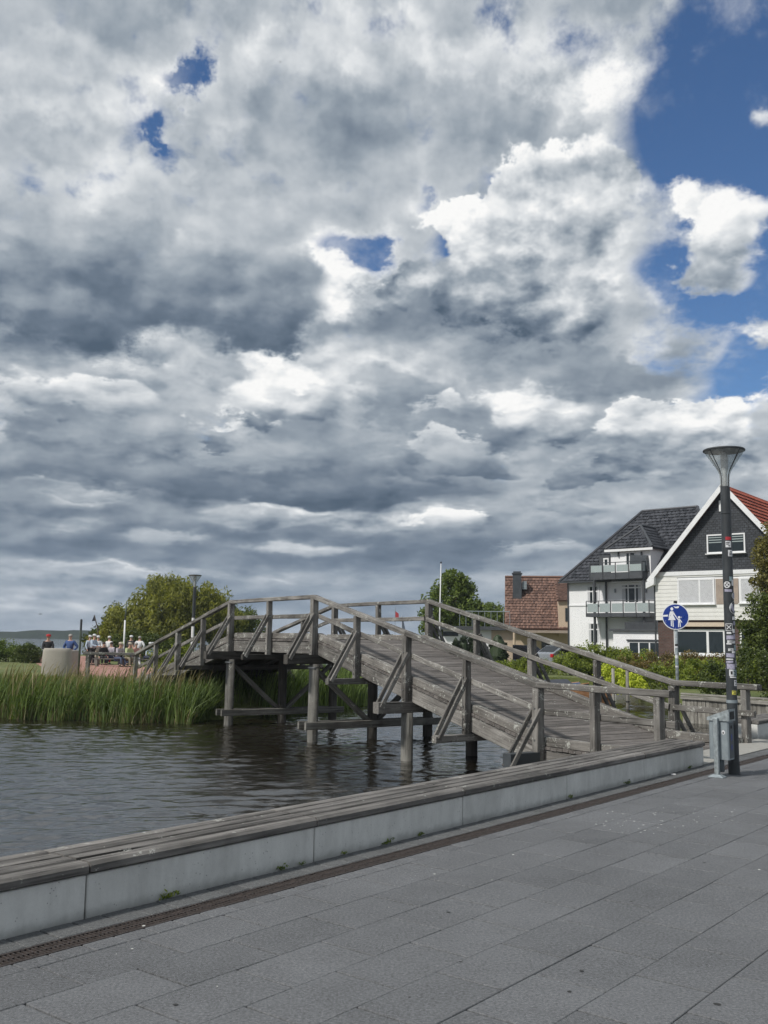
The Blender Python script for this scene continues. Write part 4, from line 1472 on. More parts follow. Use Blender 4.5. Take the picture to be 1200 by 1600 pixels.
fig('woman_figure', [ell(-0.052, 0.118, 0.021, 0.026), [(-0.075, 0.082), (-0.030, 0.082), (-0.022, 0.06), (-0.032, 0.02), (0.002, -0.052), (-0.112, -0.052), (-0.074, 0.02), (-0.088, 0.05)], [(-0.080, 0.08), (-0.095, 0.03), (-0.102, -0.012), (-0.090, -0.014), (-0.076, 0.04)],
                     [(-0.030, 0.082), (-0.004, 0.03), (0.018, -0.004), (0.006, -0.012), (-0.018, 0.024), (-0.036, 0.06)], [(-0.072, -0.055), (-0.058, -0.055), (-0.056, -0.145), (-0.072, -0.145)], [(-0.048, -0.055), (-0.034, -0.055), (-0.030, -0.160), (-0.046, -0.160)]])
fig('child_figure', [ell(0.052, -0.010, 0.020, 0.020), [(0.038, -0.036), (0.066, -0.036), (0.070, -0.09), (0.036, -0.09)], [(0.040, -0.034), (0.012, -0.006), (0.006, -0.016), (0.036, -0.054)], [(0.064, -0.034), (0.098, -0.086), (0.088, -0.092), (0.062, -0.056)],
                     [(0.036, -0.09), (0.050, -0.09), (0.048, -0.160), (0.034, -0.160)], [(0.056, -0.09), (0.070, -0.09), (0.074, -0.160), (0.060, -0.160)]])
fig('sticker', [[(-0.185, 0.024), (-0.112, 0.030), (-0.112, 0.002), (-0.185, -0.002)]], y=-0.0556)
fig('sticker', [[(-0.030, 0.160), (0.000, 0.130), (0.040, 0.128), (0.060, 0.150), (0.040, 0.162), (0.010, 0.150)]], y=-0.0556)
fig('sticker', [[(0.078, -0.006), (0.090, 0.0), (0.086, -0.022)]], y=-0.0556)
fig('scratches', [[(-0.160, -0.075), (-0.146, -0.058), (-0.144, -0.064)], [(-0.150, -0.09), (-0.140, -0.098), (-0.142, -0.088)], [(-0.02, -0.185), (0.0, -0.17), (-0.004, -0.178)]], y=-0.0556)
MB().box(-0.028, 0.028, -0.046, -0.030, zc + 0.08, zc + 0.12).build('bracket', 'galvanised_flat', sign)
MB().box(-0.028, 0.028, -0.046, -0.030, zc - 0.14, zc - 0.10).build('bracket', 'galvanised_flat', sign)
MB().lathe([(0.034, ptop), (0.034, ptop + 0.035), (0.02, ptop + 0.045)], 12).build('cap', 'black', sign)
for z, h, mt in ((1.92, 0.07, 'sticker_black'), (1.90, 0.03, 'sticker_white'), (1.72, 0.06, 'sticker_white'), (1.60, 0.05, 'sticker_teal'), (1.54, 0.03, 'sticker_white')):
    m = MB(); patch(m, z, -PI / 2, 2.0, h, 0.0318 + (0.001 if mt == 'sticker_white' else 0)); m.build('sticker', mt, sign)

# ------------------------------------------------------------------ houses
class Facade:
    """frame of a front wall: origin at its left foot, beta turns it towards the camera's left"""
    def __init__(self, u, depth, beta):
        p = W(u, 1000, depth)
        self.o = Vector((p.x, p.y, -0.02)); self.b = math.radians(beta)
        self.ax = Vector((math.cos(self.b), -math.sin(self.b), 0)); self.ay = Vector((math.sin(self.b), math.cos(self.b), 0))

    def xz(self, u, v, off=0.0):
        d = pixel_dir(u, v); c = Vector((0, 0, EYE))
        t = (self.o + self.ay * off - c).dot(self.ay) / d.dot(self.ay)
        q = c + d * t - self.o
        return q.dot(self.ax), q.z

    def rect(self, u0, v0, u1, v1, off=0.0):
        """box in wall coordinates for a rectangle given by the left edge and right edge in the picture"""
        x0, za = self.xz(u0, v0, off); x1, zb = self.xz(u1, v1, off)
        _, zc = self.xz(u0, v1, off); _, zd = self.xz(u1, v0, off)
        return x0, x1, (zb + zc) / 2, (za + zd) / 2


def tiled(parent, name, poly, mat, tw=0.30, th=0.34, lift=0.055):
    """roof slope: poly[0]->poly[1] is the eave. A closed slab with rows of lapped tiles on it, one sub-part"""
    P = [Vector(p) for p in poly]
    ux = (P[1] - P[0]).normalized()
    nrm = ux.cross(P[-1] - P[0]).normalized()
    if nrm.z < 0: nrm = -nrm
    vy = nrm.cross(ux)
    if vy.dot(P[-1] - P[0]) < 0: vy = -vy
    base = MB(); base.hull([p - nrm * 0.12 for p in P], P)
    bo = base.build(name, mat, parent)
    fix_normals(bo.data)
    loc = [((p - P[0]).dot(ux), (p - P[0]).dot(vy)) for p in P]

    def inside(x, y):
        c = False
        for i in range(len(loc)):
            (xa, ya), (xb, yb) = loc[i], loc[i - 1]
            if (ya > y) != (yb > y) and x < (xb - xa) * (y - ya) / (yb - ya) + xa: c = not c
        return c
    m = MB()
    umin, umax = min(l[0] for l in loc), max(l[0] for l in loc); vmax = max(l[1] for l in loc)
    rr = random.Random(hash(name) % 1000 + len(poly))
    for j in range(int(vmax / th) + 1):
        for i in range(int((umax - umin) / tw) + 1):
            x0 = umin + i * tw + (tw / 2 if j % 2 else 0); y0 = j * th
            if not (inside(x0 + tw / 2, y0 + th / 2) and inside(x0 + 0.03, y0 + th * 0.5) and inside(x0 + tw - 0.03, y0 + th * 0.5)): continue
            f = lambda x, y, h: P[0] + ux * x + vy * y + nrm * h
            dz = rr.uniform(0, 0.008)
            m.poly([f(x0 + 0.006, y0 - 0.02, lift + dz), f(x0 + tw * 0.45, y0 - 0.02, lift + 0.022 + dz), f(x0 + tw * 0.45, y0 + th, 0.022), f(x0 + 0.006, y0 + th, 0.004)])
            m.poly([f(x0 + tw * 0.45, y0 - 0.02, lift + 0.022 + dz), f(x0 + tw - 0.006, y0 - 0.02, lift + dz), f(x0 + tw - 0.006, y0 + th, 0.004), f(x0 + tw * 0.45, y0 + th, 0.022)])
    if m.f:
        tag(m.build('roof_tiles', mat, bo), kind='stuff')
    return bo


def window(parent, x0, x1, z0, z1, y, frame=0.07, bars=(), frame_mat='white_paint', pane_mat='window_glass', sill=True, rows=(), inset=0.05, curtain=False):
    """frame standing proud of the wall, panes set back behind it"""
    m = MB()
    m.box(x0, x1, y - 0.03, y + 0.06, z0, z0 + frame); m.box(x0, x1, y - 0.03, y + 0.06, z1 - frame, z1)
    m.box(x0, x0 + frame, y - 0.028, y + 0.058, z0 + frame, z1 - frame); m.box(x1 - frame, x1, y - 0.028, y + 0.058, z0 + frame, z1 - frame)
    for b in bars:
        xb = x0 + (x1 - x0) * b; m.box(xb - frame * 0.5, xb + frame * 0.5, y - 0.026, y + 0.056, z0 + frame, z1 - frame)
    for b in rows:
        zb = z0 + (z1 - z0) * b; m.box(x0 + frame, x1 - frame, y - 0.024, y + 0.054, zb - frame * 0.5, zb + frame * 0.5)
    w = m.build('window', frame_mat, parent)
    xs = [x0 + frame] + [x0 + (x1 - x0) * b for b in bars] + [x1 - frame]
    for a, b in zip(xs[:-1], xs[1:]):
        MB().box(a, b, y - 0.016, y - 0.008, z0 + frame, z1 - frame).build('pane', pane_mat, w)
    if curtain:
        wd = (x1 - x0) * 0.17
        for xa_, xb_ in ((x0 + frame, x0 + frame + wd), (x1 - frame - wd * 0.8, x1 - frame)):
            MB().box(xa_, xb_, y - 0.0185, y - 0.0165, z0 + frame, z1 - frame).build('curtain', 'blind', w)
    if sill:
        MB().box(x0 - 0.06, x1 + 0.06, y - 0.14, y - 0.032, z0 - 0.05, z0 - 0.004).build('sill', frame_mat, w)
    return w


def wall_box(name, mat, parent, x0, x1, y0, y1, z0, z1, uv=None):
    return MB().box(x0, x1, y0, y1, z0, z1).build(name, mat, parent, uvplane=uv)


# ---- gabled house with slate gable and white boarding
F = Facade(1026, 54.0, 38.4)
gh = thing('gabled_house', 'house with dark slate gable, white rake boards, white boarding and red tiled roof', 'house', F.o, -F.b)
xa, za = F.xz(1131, 757)
ze = F.xz(1026, 896)[1]
GW = xa * 2
zs = F.xz(1060, 896)[1]
zb1 = F.xz(1045, 969)[1]
wall_box('wall', 'dark_brick', gh, 0.05, GW - 0.05, 0.12, 11, -0.3, zb1, uv=(0, 2))
wall_box('upper_wall', 'render_white', gh, 0.0, GW, 0.06, 11, zb1, zs)
# boarding, one board at a time, left and right of and below the window
wx0, wx1, wz0, wz1 = F.rect(1058, 904, 1117, 944)
rx0, _, rz0, rz1 = F.rect(1155, 902, 1195, 942)
nb = 12
bh = (zs - zb1) / nb
for k in range(nb):
    z0 = zb1 + k * bh
    spans = [(-0.03, GW + 0.03)] if (z0 + bh < wz0 + 0.03 or z0 > wz1 - 0.02) else [(-0.03, wx0)]
    for a, b2 in spans:
        m = MB(); m.hull([(a, 0.06, z0), (b2, 0.06, z0), (b2, 0.06, z0 + bh - 0.004), (a, 0.06, z0 + bh - 0.004)], [(a, 0.005, z0 + 0.004), (b2, 0.005, z0 + 0.004), (b2, 0.018, z0 + bh - 0.006), (a, 0.018, z0 + bh - 0.006)])
        fix_normals(m.build('boarding', 'siding', gh).data)
window(gh, wx0, wx1, wz0, wz1, 0.02, 0.09, (0.60,), pane_mat='blind', sill=True)
tx0, tx1, tz0, tz1 = F.rect(1117.5, 904, 1154.5, 944)
wall_box('tan_panel', 'tan_panel', gh, tx0 + 0.01, tx1 - 0.01, 0.0, 0.055, tz0, tz1)
window(gh, rx0, rx0 + 2.1, rz0, rz1, 0.02, 0.09, (0.5,), pane_mat='blind')
# slate gable
m = MB(); sx = 0.0
m.hull([(0, 0.05, zs + 0.004), (GW, 0.05, zs + 0.004), (xa, 0.05, za - 0.15)], [(0, 11, zs + 0.004), (GW, 11, zs + 0.004), (xa, 11, za - 0.15)])
gs = m.build('slate_gable', 'slate_wall', gh, uvplane=(0, 2)); fix_normals(gs.data)
m = MB(); m.box(-0.05, GW + 0.05, -0.03, 0.045, zs - 0.12, zs + 0.10); m.build('fascia_board', 'white_paint', gh)
# roof and rake boards
ov = 0.35
k = (za - ze) / xa
for sgn, nm in ((-1, 'roof_left'), (1, 'roof_right')):
    xe = xa + sgn * (xa + ov)
    zee = za - k * (xa + ov)
    poly = [(xe, -0.25, zee), (xe, 11.4, zee), (xa, 11.4, za), (xa, -0.25, za)]
    tiled(gh, 'roof_slope', poly, 'tile_red' if sgn > 0 else 'tile_red', 0.30, 0.36)
    nrm = Vector((k * sgn, 0, 1)).normalized()
    a = Vector((xe, 0, zee)); c = Vector((xa, 0, za))
    q = [a + nrm * 0.05, c + nrm * 0.05, c - nrm * 0.20, a - nrm * 0.20]
    m = MB(); m.hull([(p.x, -0.31, p.z) for p in q], [(p.x, -0.24, p.z) for p in q]); fix_normals(m.build('rake_board', 'white_paint', gh).data)
m = MB(); x0 = -ov; z0 = za - k * (xa + ov)
m.hull([(x0 - 0.08, -0.32, z0 - 0.42), (x0 + 0.38, -0.32, z0 - 0.22), (x0 + 0.42, -0.32, z0 + 0.20), (x0 - 0.08, -0.32, z0 - 0.10)], [(x0 - 0.08, 0.0, z0 - 0.42), (x0 + 0.38, 0.0, z0 - 0.22), (x0 + 0.42, 0.0, z0 + 0.20), (x0 - 0.08, 0.0, z0 - 0.10)])
fix_normals(m.build('eave_box', 'white_paint', gh).data)
for (u0, v0, u1, v1) in ((1104, 834, 1165, 864),):
    a, b2, c, d = F.rect(u0, v0, u1, v1)
    w = window(gh, a, b2, c, d, 0.0, 0.075, (0.5,))
    m = MB()
    for j in range(3):
        m.box(a + 0.1, b2 - 0.1, -0.024, -0.018, d - 0.20 - j * 0.13, d - 0.15 - j * 0.13)
    m.build('blind_slats', 'frosted_glass', w)
a, b2, c, d = F.rect(1123, 782, 1127, 799)
wall_box('vent', 'white_paint', gh, a, b2, -0.0, 0.045, c, d)
# ground floor: picture window, awning box, brick
a, b2, c, d = F.rect(1052, 983, 1134, 1024)
window(gh, a, b2, c, d, 0.08, 0.13, (0.66,), inset=0.1)
a2, b3, c2, d2 = F.rect(1048, 972.5, 1134, 979)
m = MB(); m.hull([(a2, 0.10, c2), (b3, 0.10, c2), (b3, 0.10, d2), (a2, 0.10, d2)], [(a2, -0.14, c2), (b3, -0.14, c2), (b3, -0.05, d2), (a2, -0.05, d2)]); fix_normals(m.build('awning_box', 'awning', gh).data)
a3 = F.rect(1155, 983, 1180, 1024)
window(gh, a3[0], a3[0] + 1.8, a3[2], a3[3], 0.08, 0.1, (0.5,))
MB().tube([(-0.06, 0.03, 0), (-0.06, 0.03, ze - 0.4)], 0.05, 8).build('downpipe', 'dark_frame', gh)

# ---- white house with balconies
F = Facade(888, 75.0, 42.0)
wh = thing('white_house', 'white rendered house with black hipped roof, dormer and two glass balconies', 'house', F.o, -F.b)
ze = F.xz(888, 909)[1]
XR = 11.5
YB = 10.0
wall_box('wall', 'render_white', wh, 0, XR, 0, YB, -0.3, ze - 0.05)
OV = 0.45
zr = F.xz(1046, 796, YB / 2)[1]
xl = F.xz(1004, 801, YB / 2)[0]; xrr = F.xz(1090, 793, YB / 2)[0]
A, B_, C_, D_ = (-OV, -OV, ze), (XR + OV, -OV, ze), (XR + OV, YB + OV, ze), (-OV, YB + OV, ze)
R1, R2 = (xl, YB / 2, zr), (max(xrr, xl + 2), YB / 2, zr)
tiled(wh, 'roof_slope', [A, B_, R2, R1], 'tile_black', 0.34, 0.36)
tiled(wh, 'roof_slope', [D_, A, R1], 'tile_black', 0.34, 0.36)
tiled(wh, 'roof_slope', [B_, C_, R2], 'tile_black', 0.34, 0.36)
tiled(wh, 'roof_slope', [C_, D_, R1, R2], 'tile_black', 0.34, 0.36)
m = MB()
for p, q in ((A, R1), (B_, R2), (R1, R2)):
    m.tube([Vector(p) + Vector((0, 0, 0.04)), Vector(q) + Vector((0, 0, 0.04))], 0.11, 6)
m.build('ridge_tiles', 'tile_black', wh)
m = MB(); m.box(-OV - 0.08, XR + OV, -OV - 0.10, -OV + 0.02, ze - 0.14, ze - 0.01); m.build('gutter', 'dark_frame', wh)
for (u0, v0, u1, v1) in ((917, 915, 937, 944), (919, 973, 938, 1006)):
    a, b2, c, d = F.rect(u0, v0, u1, v1)
    window(wh, a, b2, c, d, -0.01, 0.09, (0.5,), rows=(0.68,), curtain=True)
zc_ = F.xz(900, 946)[1]
wall_box('string_course', 'white_paint', wh, -0.02, 3.0, -0.05, -0.003, zc_ - 0.06, zc_ + 0.06)
# recessed bay wall and glazed doors
a, b2, c, d = F.rect(970, 912, 1004, 943)
window(wh, a, b2, c, d, -0.01, 0.10, (0.35, 0.68), rows=(0.80,), sill=False, curtain=True)
for u in (962, 1010):
    x, z = F.xz(u, 923)
    MB().tube([(x, -0.08, z - 0.14), (x, -0.08, z + 0.14)], [0.07, 0.07], 8).build('wall_lamp', 'galvanised_flat', wh)
# dormer
off = -0.55
x0, x1, z0, z1 = F.rect(954, 857, 1017, 893, off)
XD0, XD1, ZD1 = x0, x1, z1
wall_box('dormer_wall', 'render_white', wh, x0, x1, off, off + 4.2, ze - 0.2, z1)
zap = F.xz(994, 823, off + 2.0)[1]; xm = (x0 + x1) / 2
e = 0.3
da, db, dc, dd = (x0 - e, off - e, z1), (x1 + e, off - e, z1), (x1 + e, off + 4.6, z1), (x0 - e, off + 4.6, z1)
ap1, ap2 = (xm, off + 1.7, zap), (xm, off + 4.6, zap)
tiled(wh, 'dormer_roof', [da, db, ap1], 'tile_black', 0.34, 0.36)
tiled(wh, 'dormer_roof', [db, dc, ap2, ap1], 'tile_black', 0.34, 0.36)
tiled(wh, 'dormer_roof', [dd, da, ap1, ap2], 'tile_black', 0.34, 0.36)
m = MB()
for p_, q_ in ((da, ap1), (db, ap1), (ap1, ap2)):
    m.tube([Vector(p_) + Vector((0, 0, 0.05)), Vector(q_) + Vector((0, 0, 0.05))], 0.09, 6)
m.build('hip_tiles', 'anthracite', wh)
m = MB(); m.box(x0 - e - 0.03, x1 + e + 0.03, off - e - 0.05, off - e + 0.02, z1 - 0.20, z1 - 0.03); m.build('fascia_board', 'white_paint', wh)
a, b2, c, d = F.rect(977, 862, 994, 884, off)
window(wh, a, b2, c, d, off - 0.01, 0.10, (0.42,), sill=False)
for u in (967, 1003):
    x, z = F.xz(u, 866, off)
    MB().tube([(x, off - 0.08, z - 0.18), (x, off - 0.08, z + 0.18)], [0.06, 0.06], 8).build('wall_lamp', 'dark_frame', wh)
x0, x1, z0, z1 = F.rect(936, 868, 953, 886, -0.2)
wall_box('small_dormer', 'anthracite', wh, x0, x1, -0.2, 4.0, ze + 0.1, z1)
a, b2, c, d = F.rect(943, 872, 951.5, 885, -0.2)
window(wh, a, b2, c, d, -0.21, 0.10, (), sill=False)


def balcony(u0, u1, v_top, v_mid, v_bot, y0, slots, label=None):
    x0, zt = F.xz(u0, v_top, y0); x1, _ = F.xz(u1, v_top, y0)
    zm = F.xz(u0, v_mid, y0)[1]; zb = F.xz(u0, v_bot, y0)[1]
    bo = MB().box(x0, x1, y0, 0.9, zb, zm).build('balcony', 'anthracite', wh)
    n = slots
    for k in range(n):
        a = x0 + (x1 - x0) * k / n + 0.07; b2 = x0 + (x1 - x0) * (k + 1) / n - 0.07
        MB().box(a, b2, y0 + 0.02, y0 + 0.035, zm + 0.06, zt - 0.16).build('glass_panel', 'frosted_glass', bo)
    for k in range(n + 1):
        xx = x0 + (x1 - x0) * k / n
        MB().box(xx - 0.03, xx + 0.03, y0 - 0.03, y0 + 0.015, zb, zt).build('baluster', 'dark_frame', bo)
    MB().box(x0, x1, y0 - 0.02, y0 + 0.05, zt, zt + 0.05).build('top_rail', 'dark_frame', bo)
    for xx in (x1,):
        MB().box(xx - 0.02, xx - 0.005, y0 + 0.08, -0.05, zm + 0.06, zt - 0.16).build('glass_panel', 'frosted_glass', bo)
        MB().box(xx - 0.04, xx + 0.02, y0 + 0.06, -0.02, zt, zt + 0.05).build('side_rail', 'dark_frame', bo)
    return x0, x1, zb


ux0, ux1, uzb = balcony(921.5, 1003, 881, 896, 906, -1.4, 4)
lx0, lx1, lzb = balcony(916, 1014, 940, 958, 964, -1.5, 5)
for x, y in ((F.xz(929, 940, -1.3)[0], -1.3), (F.xz(1006, 930, -1.2)[0], -1.2)):
    MB().box(x - 0.07, x + 0.07, y - 0.07, y + 0.07, -0.1, uzb - 0.005).build('balcony_post', 'dark_frame', wh)
x = F.xz(948, 940)[0]
MB().tube([(x, -0.09, 0), (x, -0.09, ze)], 0.07, 8).build('downpipe', 'dark_frame', wh)
MB().tube([(0.06, -0.08, 0), (0.06, -0.08, ze - 0.1)], 0.05, 8).build('downpipe', 'dark_frame', wh)
# covered furniture on the balconies
x, z = F.xz(1006, 885, -0.4)
m = MB(); m.loft([[(x - 0.9, -0.9, uzb + 0.5), (x + 0.5, -0.9, uzb + 0.5), (x + 0.5, 0.2, uzb + 0.5), (x - 0.9, 0.2, uzb + 0.5)], [(x - 0.85, -0.85, uzb + 1.75), (x + 0.45, -0.85, uzb + 1.65), (x + 0.45, 0.15, uzb + 1.7), (x - 0.85, 0.15, uzb + 1.8)]])
tag(m.build('covered_furniture', 'chimney_sheet', wh))
# ground floor extension
x0, x1, z0, z1 = F.rect(958, 986, 1034, 1030, -2.6)
wall_box('extension_wall', 'render_white', wh, x0, x1 + 1.0, -2.6, -0.005, -0.3, z1)
wall_box('extension_roof', 'anthracite', wh, x0 - 0.2, x1 + 1.2, -2.8, -0.005, z1 + 0.003, z1 + 0.14)
wall_box('extension_parapet', 'dark_frame', wh, x0 + 0.6, x1 + 0.8, -2.0, -0.006, z1 + 0.143, z1 + 0.62)
a, b2, c, d = F.rect(982, 1002, 1033, 1028, -2.6)
window(wh, a, b2, max(c, 0.4), d, -2.61, 0.10, (0.33, 0.66), sill=False)
wall_box('lintel', 'dark_frame', wh, a - 0.1, b2 + 0.1, -2.72, -2.605, d + 0.01, d + 0.12)

# ---- brown roofed house
F = Facade(790.5, 82.0, 7.6)
bh_ = thing('brown_roofed_house', 'cream house with large brown tiled roof and dark metal chimney', 'house', F.o, -F.b)
ze = F.xz(800, 977)[1]
x1 = F.xz(888, 960)[0]
YR = 4.2
zr = F.xz(840, 902, YR)[1]
wall_box('wall', 'render_cream', bh_, 0.15, x1 + 3, 0.3, 8.2, -0.3, ze)
tiled(bh_, 'roof_slope', [(-0.1, -0.3, ze - 0.25), (x1 + 3, -0.3, ze - 0.25), (x1 + 3, YR, zr), (-0.1, YR, zr)], 'tile_brown', 0.30, 0.33)
tiled(bh_, 'roof_slope', [(x1 + 3, 8.7, ze - 0.25), (-0.1, 8.7, ze - 0.25), (-0.1, YR, zr), (x1 + 3, YR, zr)], 'tile_brown', 0.30, 0.33)
m = MB(); m.tube([(-0.1, YR, zr + 0.03), (x1 + 3, YR, zr + 0.03)], 0.12, 6); m.build('ridge_tiles', 'tile_brown', bh_)
m = MB(); m.hull([(0.0, 0.3, ze), (0.0, 8.2, ze), (0.0, YR, zr - 0.1)], [(0.16, 0.3, ze), (0.16, 8.2, ze), (0.16, YR, zr - 0.1)]); fix_normals(m.build('gable_wall', 'render_cream', bh_).data)
a, b2, c, d = F.rect(801, 894, 815, 931, 2.2)
ch = wall_box('chimney', 'chimney_sheet', bh_, a, b2, 2.2, 3.0, c - 0.4, d - 0.15)
MB().box(a - 0.07, b2 + 0.07, 2.13, 3.07, d - 0.15, d - 0.06).build('chimney_cap', 'dark_frame', ch)
MB().box(a + 0.05, b2 - 0.05, 2.3, 2.9, d - 0.06, d + 0.08).build('chimney_cowl', 'chimney_sheet', ch)
a, b2, c, d = F.rect(816, 908, 823, 917, 2.4)
MB().box(a, b2, 2.4, 3.3, c - 0.2, d).build('skylight', 'galvanised_flat', bh_)
a, b2, c, d = F.rect(872.5, 938, 889, 978, -0.2)
wall_box('dormer_wall', 'render_cream', bh_, a, b2 + 2, -0.2, 3.5, c - 0.9, d)
tiled(bh_, 'dormer_roof', [(a - 0.15, -0.45, d), (b2 + 2, -0.45, d), (b2 + 2, 3.5, d + 1.6), (a - 0.15, 3.5, d + 1.6)], 'tile_brown', 0.30, 0.33)
a, b2, c, d = F.rect(883, 950, 888.5, 971, -0.2)
window(bh_, a, b2, c, d, -0.21, 0.06, (), frame_mat='dark_frame', sill=False)
for (u0, v0, u1, v1) in ((846, 1001, 862, 1016),):
    a, b2, c, d = F.rect(u0, v0, u1, v1, 0.3)
    window(bh_, a, b2, c, d, 0.29, 0.12, (), frame_mat='dark_frame', sill=False)
a, b2, c, d = F.rect(806, 985, 889, 989, -1.0)
wall_box('porch_roof', 'tan_panel', bh_, a, b2 + 1, -1.6, 0.29, c, d)
for u in (803.5,):
    x = F.xz(u, 1000, -1.4)[0]
    MB().tube([(x, -1.4, 0), (x, -1.4, c)], 0.10, 8).build('porch_post', 'render_cream', bh_)

# ---- flat garage
F = Facade(690, 66.0, 5.0)
ga = thing('flat_roofed_garage', 'low cream garage with flat dark roof left of the brown roofed house', 'garage', F.o, -F.b)
zt = F.xz(720, 984)[1]
x1 = F.xz(801, 980)[0]
xm = F.xz(768, 980)[0]
wall_box('wall', 'render_white', ga, 0.1, xm, 0.2, 6, -0.3, zt)
wall_box('side_wall', 'render_cream', ga, xm + 0.003, x1, 0.1, 6, -0.3, zt)
wall_box('roof', 'anthracite', ga, -0.2, x1 + 0.2, -0.3, 6.2, zt + 0.003, zt + 0.24)
a, b2, c, d = F.rect(692, 987, 716, 994, 0.2)
window(ga, a, b2, c, d, 0.19, 0.06, (), frame_mat='dark_frame', sill=False)
m = MB()
for k in range(9):
    xx = 1.2 + k * 0.42
    m.tube([(xx, 0.4, zt + 0.24), (xx, 0.4, zt + 1.25)], 0.02, 5)
m.tube([(1.2, 0.4, zt + 1.25), (1.2 + 8 * 0.42, 0.4, zt + 1.25)], 0.03, 5)
m.build('roof_railing', 'galvanised_flat', ga)

# ------------------------------------------------------------------ vegetation
def at(u, depth, z=-0.02):
    p = W(u, 1000, depth)
    return Vector((p.x, p.y, z))


def top_z(u, v, depth):
    return W(u, v, depth).z


# reeds along the headland
rg = np.random.default_rng(31)


def stand(n, line, width, z0=WATER_Z - 0.1):
    pts = np.array(line, float)
    seg = np.linalg.norm(np.diff(pts, axis=0), axis=1); cum = np.r_[0, np.cumsum(seg)]
    s = rg.random(n) * cum[-1]
    k = np.clip(np.searchsorted(cum, s) - 1, 0, len(seg) - 1)
    f = ((s - cum[k]) / seg[k])[:, None]
    P = pts[k] * (1 - f) + pts[k + 1] * f
    d = (pts[k + 1] - pts[k]) / seg[k][:, None]
    nrm = np.c_[-d[:, 1], d[:, 0]]
    off = rg.random(n) ** 0.8 * width + 0.22 * np.sin(s * 2.1) + 0.12 * np.sin(s * 5.3)
    P = P + nrm * off[:, None]
    return np.c_[P, np.full(n, z0)]


line = [(-30, 28.6), (-14, 28.5), (-11, 28.15), (-9, 27.75), (-7.0, 27.35), (-5.25, 27.0)]
pos = stand(30000, line, 2.4)
me = blades_mesh('reeds', rg, pos, 0.50, 1.45, 0.0105, 0.40, (0.12, 0.02)); me.materials.append(MATS['reed'])
tag(link('reeds', me), 'tall green reed bed along the far bank', 'reeds', kind='stuff')
me = blades_mesh('dry_reeds', rg, stand(2600, line, 0.7), 0.25, 0.75, 0.009, 0.4); me.materials.append(MATS['reed_dry'])
tag(link('dry_reeds', me), 'dry broken stalks at the foot of the reed bed', 'reeds', kind='stuff')
me = blades_mesh('reed_plumes', rg, stand(1300, line, 2.6) + np.array([0, 0, 0.75]), 0.6, 1.05, 0.013, 0.25, (0.2, 0.02)); me.materials.append(MATS['reed_dry'])
tag(link('reed_plumes', me), 'brown seed heads above the reed bed', 'reeds', kind='stuff')
me = blades_mesh('bank_reeds', rg, stand(6500, [(-4.9, 29.2), (-3.4, 30.8), (-1.9, 32.2), (-0.75, 34.6), (-0.6, 37.5), (-1.0, 42)], 2.2), 0.8, 1.75, 0.013, 0.25); me.materials.append(MATS['reed'])
tag(link('bank_reeds', me), 'bright reeds seen under the footbridge', 'reeds', kind='stuff')
g_line = [(-30, 31.3), (-14, 31.2), (-9, 30.4), (-6.5, 30.0)]
me = blades_mesh('bank_grass', rg, stand(9000, g_line, 5.5, -0.05), 0.15, 0.45, 0.012, 0.3); me.materials.append(MATS['grass_blade'])
tag(link('bank_grass', me), 'rough grass behind the reeds', 'grass', kind='stuff')
# brick path on the headland
pth = [G(48, 1031), G(66, 1042), G(110, 1056), G(150, 1062), G(300, 1066), G(300, 1050), G(215, 1040.5), G(150, 1036.5), G(139, 1025), G(75, 1023.5)]
m = MB(); m.poly([(p.x, p.y, -0.012) for p in reversed(pth)])
pm = m.build('path', 'path_brick'); fix_normals(pm.data)
tag(pm, 'red brick footpath on the headland', kind='structure')

# trees on the headland
tree('willow_tree', 'big yellowish willow with drooping foliage behind the left end of the bridge', at(268, 72), [(0, 0, 3.9, 3.6, 3.0, 2.6), (-2.6, -0.4, 2.7, 2.5, 2.2, 2.2), (2.0, -0.6, 3.6, 2.5, 2.3, 2.2), (0.2, -0.5, 5.2, 1.7, 1.5, 1.2), (-0.5, -1.6, 2.0, 3.0, 1.6, 1.6), (-4.2, 0, 1.7, 1.8, 1.5, 1.5), (3.6, 0, 2.8, 1.9, 1.6, 1.9), (2.6, 0.3, 4.6, 1.4, 1.3, 1.1)], 'leaf_willow', 1, 420, 110, 0.5, 0.072, droop=0.38, long=2.2, trunk_r=0.3)
tree('willow_tree', 'dark rounded tree right of the willow, partly behind the bridge rail', at(358, 76), [(0, 0, 2.7, 2.6, 2.2, 1.9), (1.6, 0, 2.0, 1.7, 1.6, 1.4), (-1.4, 0.2, 3.0, 1.7, 1.6, 1.5)], 'leaf_bush', 2, 200, 110, 0.5, 0.075, long=1.5, trunk_r=0.22)
tree('alder_tree', 'small pointed dark tree at the left end of the willow group', at(176, 74), [(0, 0, 1.8, 1.5, 1.3, 1.5), (-0.9, -0.3, 1.2, 1.3, 1.1, 1.1), (0.4, 0, 3.0, 0.8, 0.8, 1.0)], 'leaf_dark', 3, 120, 100, 0.42, 0.07, long=1.4)
shrub('bank_shrub', 'dense dark shrub under the willow behind the seated people', at(225, 67), [(0, 0, 0.8, 3.8, 0.9, 1.1)], 'leaf_dark', 4, 130, 90, 0.45, 0.07)
shrub('bank_shrub', 'green shrub at the left edge of the photo by the lake', at(10, 62), [(0, 0, 0.6, 1.9, 0.9, 0.75), (-2.0, 0, 0.6, 1.6, 0.9, 0.8)], 'leaf_mid', 5, 130, 90, 0.32, 0.055)
shrub('bank_shrub', 'dark rounded shrub with pale blossoms left of the two standing people', at(47, 60), [(0, 0, 0.55, 0.95, 0.8, 0.65)], 'leaf_dark', 6, 70, 90, 0.26, 0.05, extra=[('petal_white', 60, 0.03)])
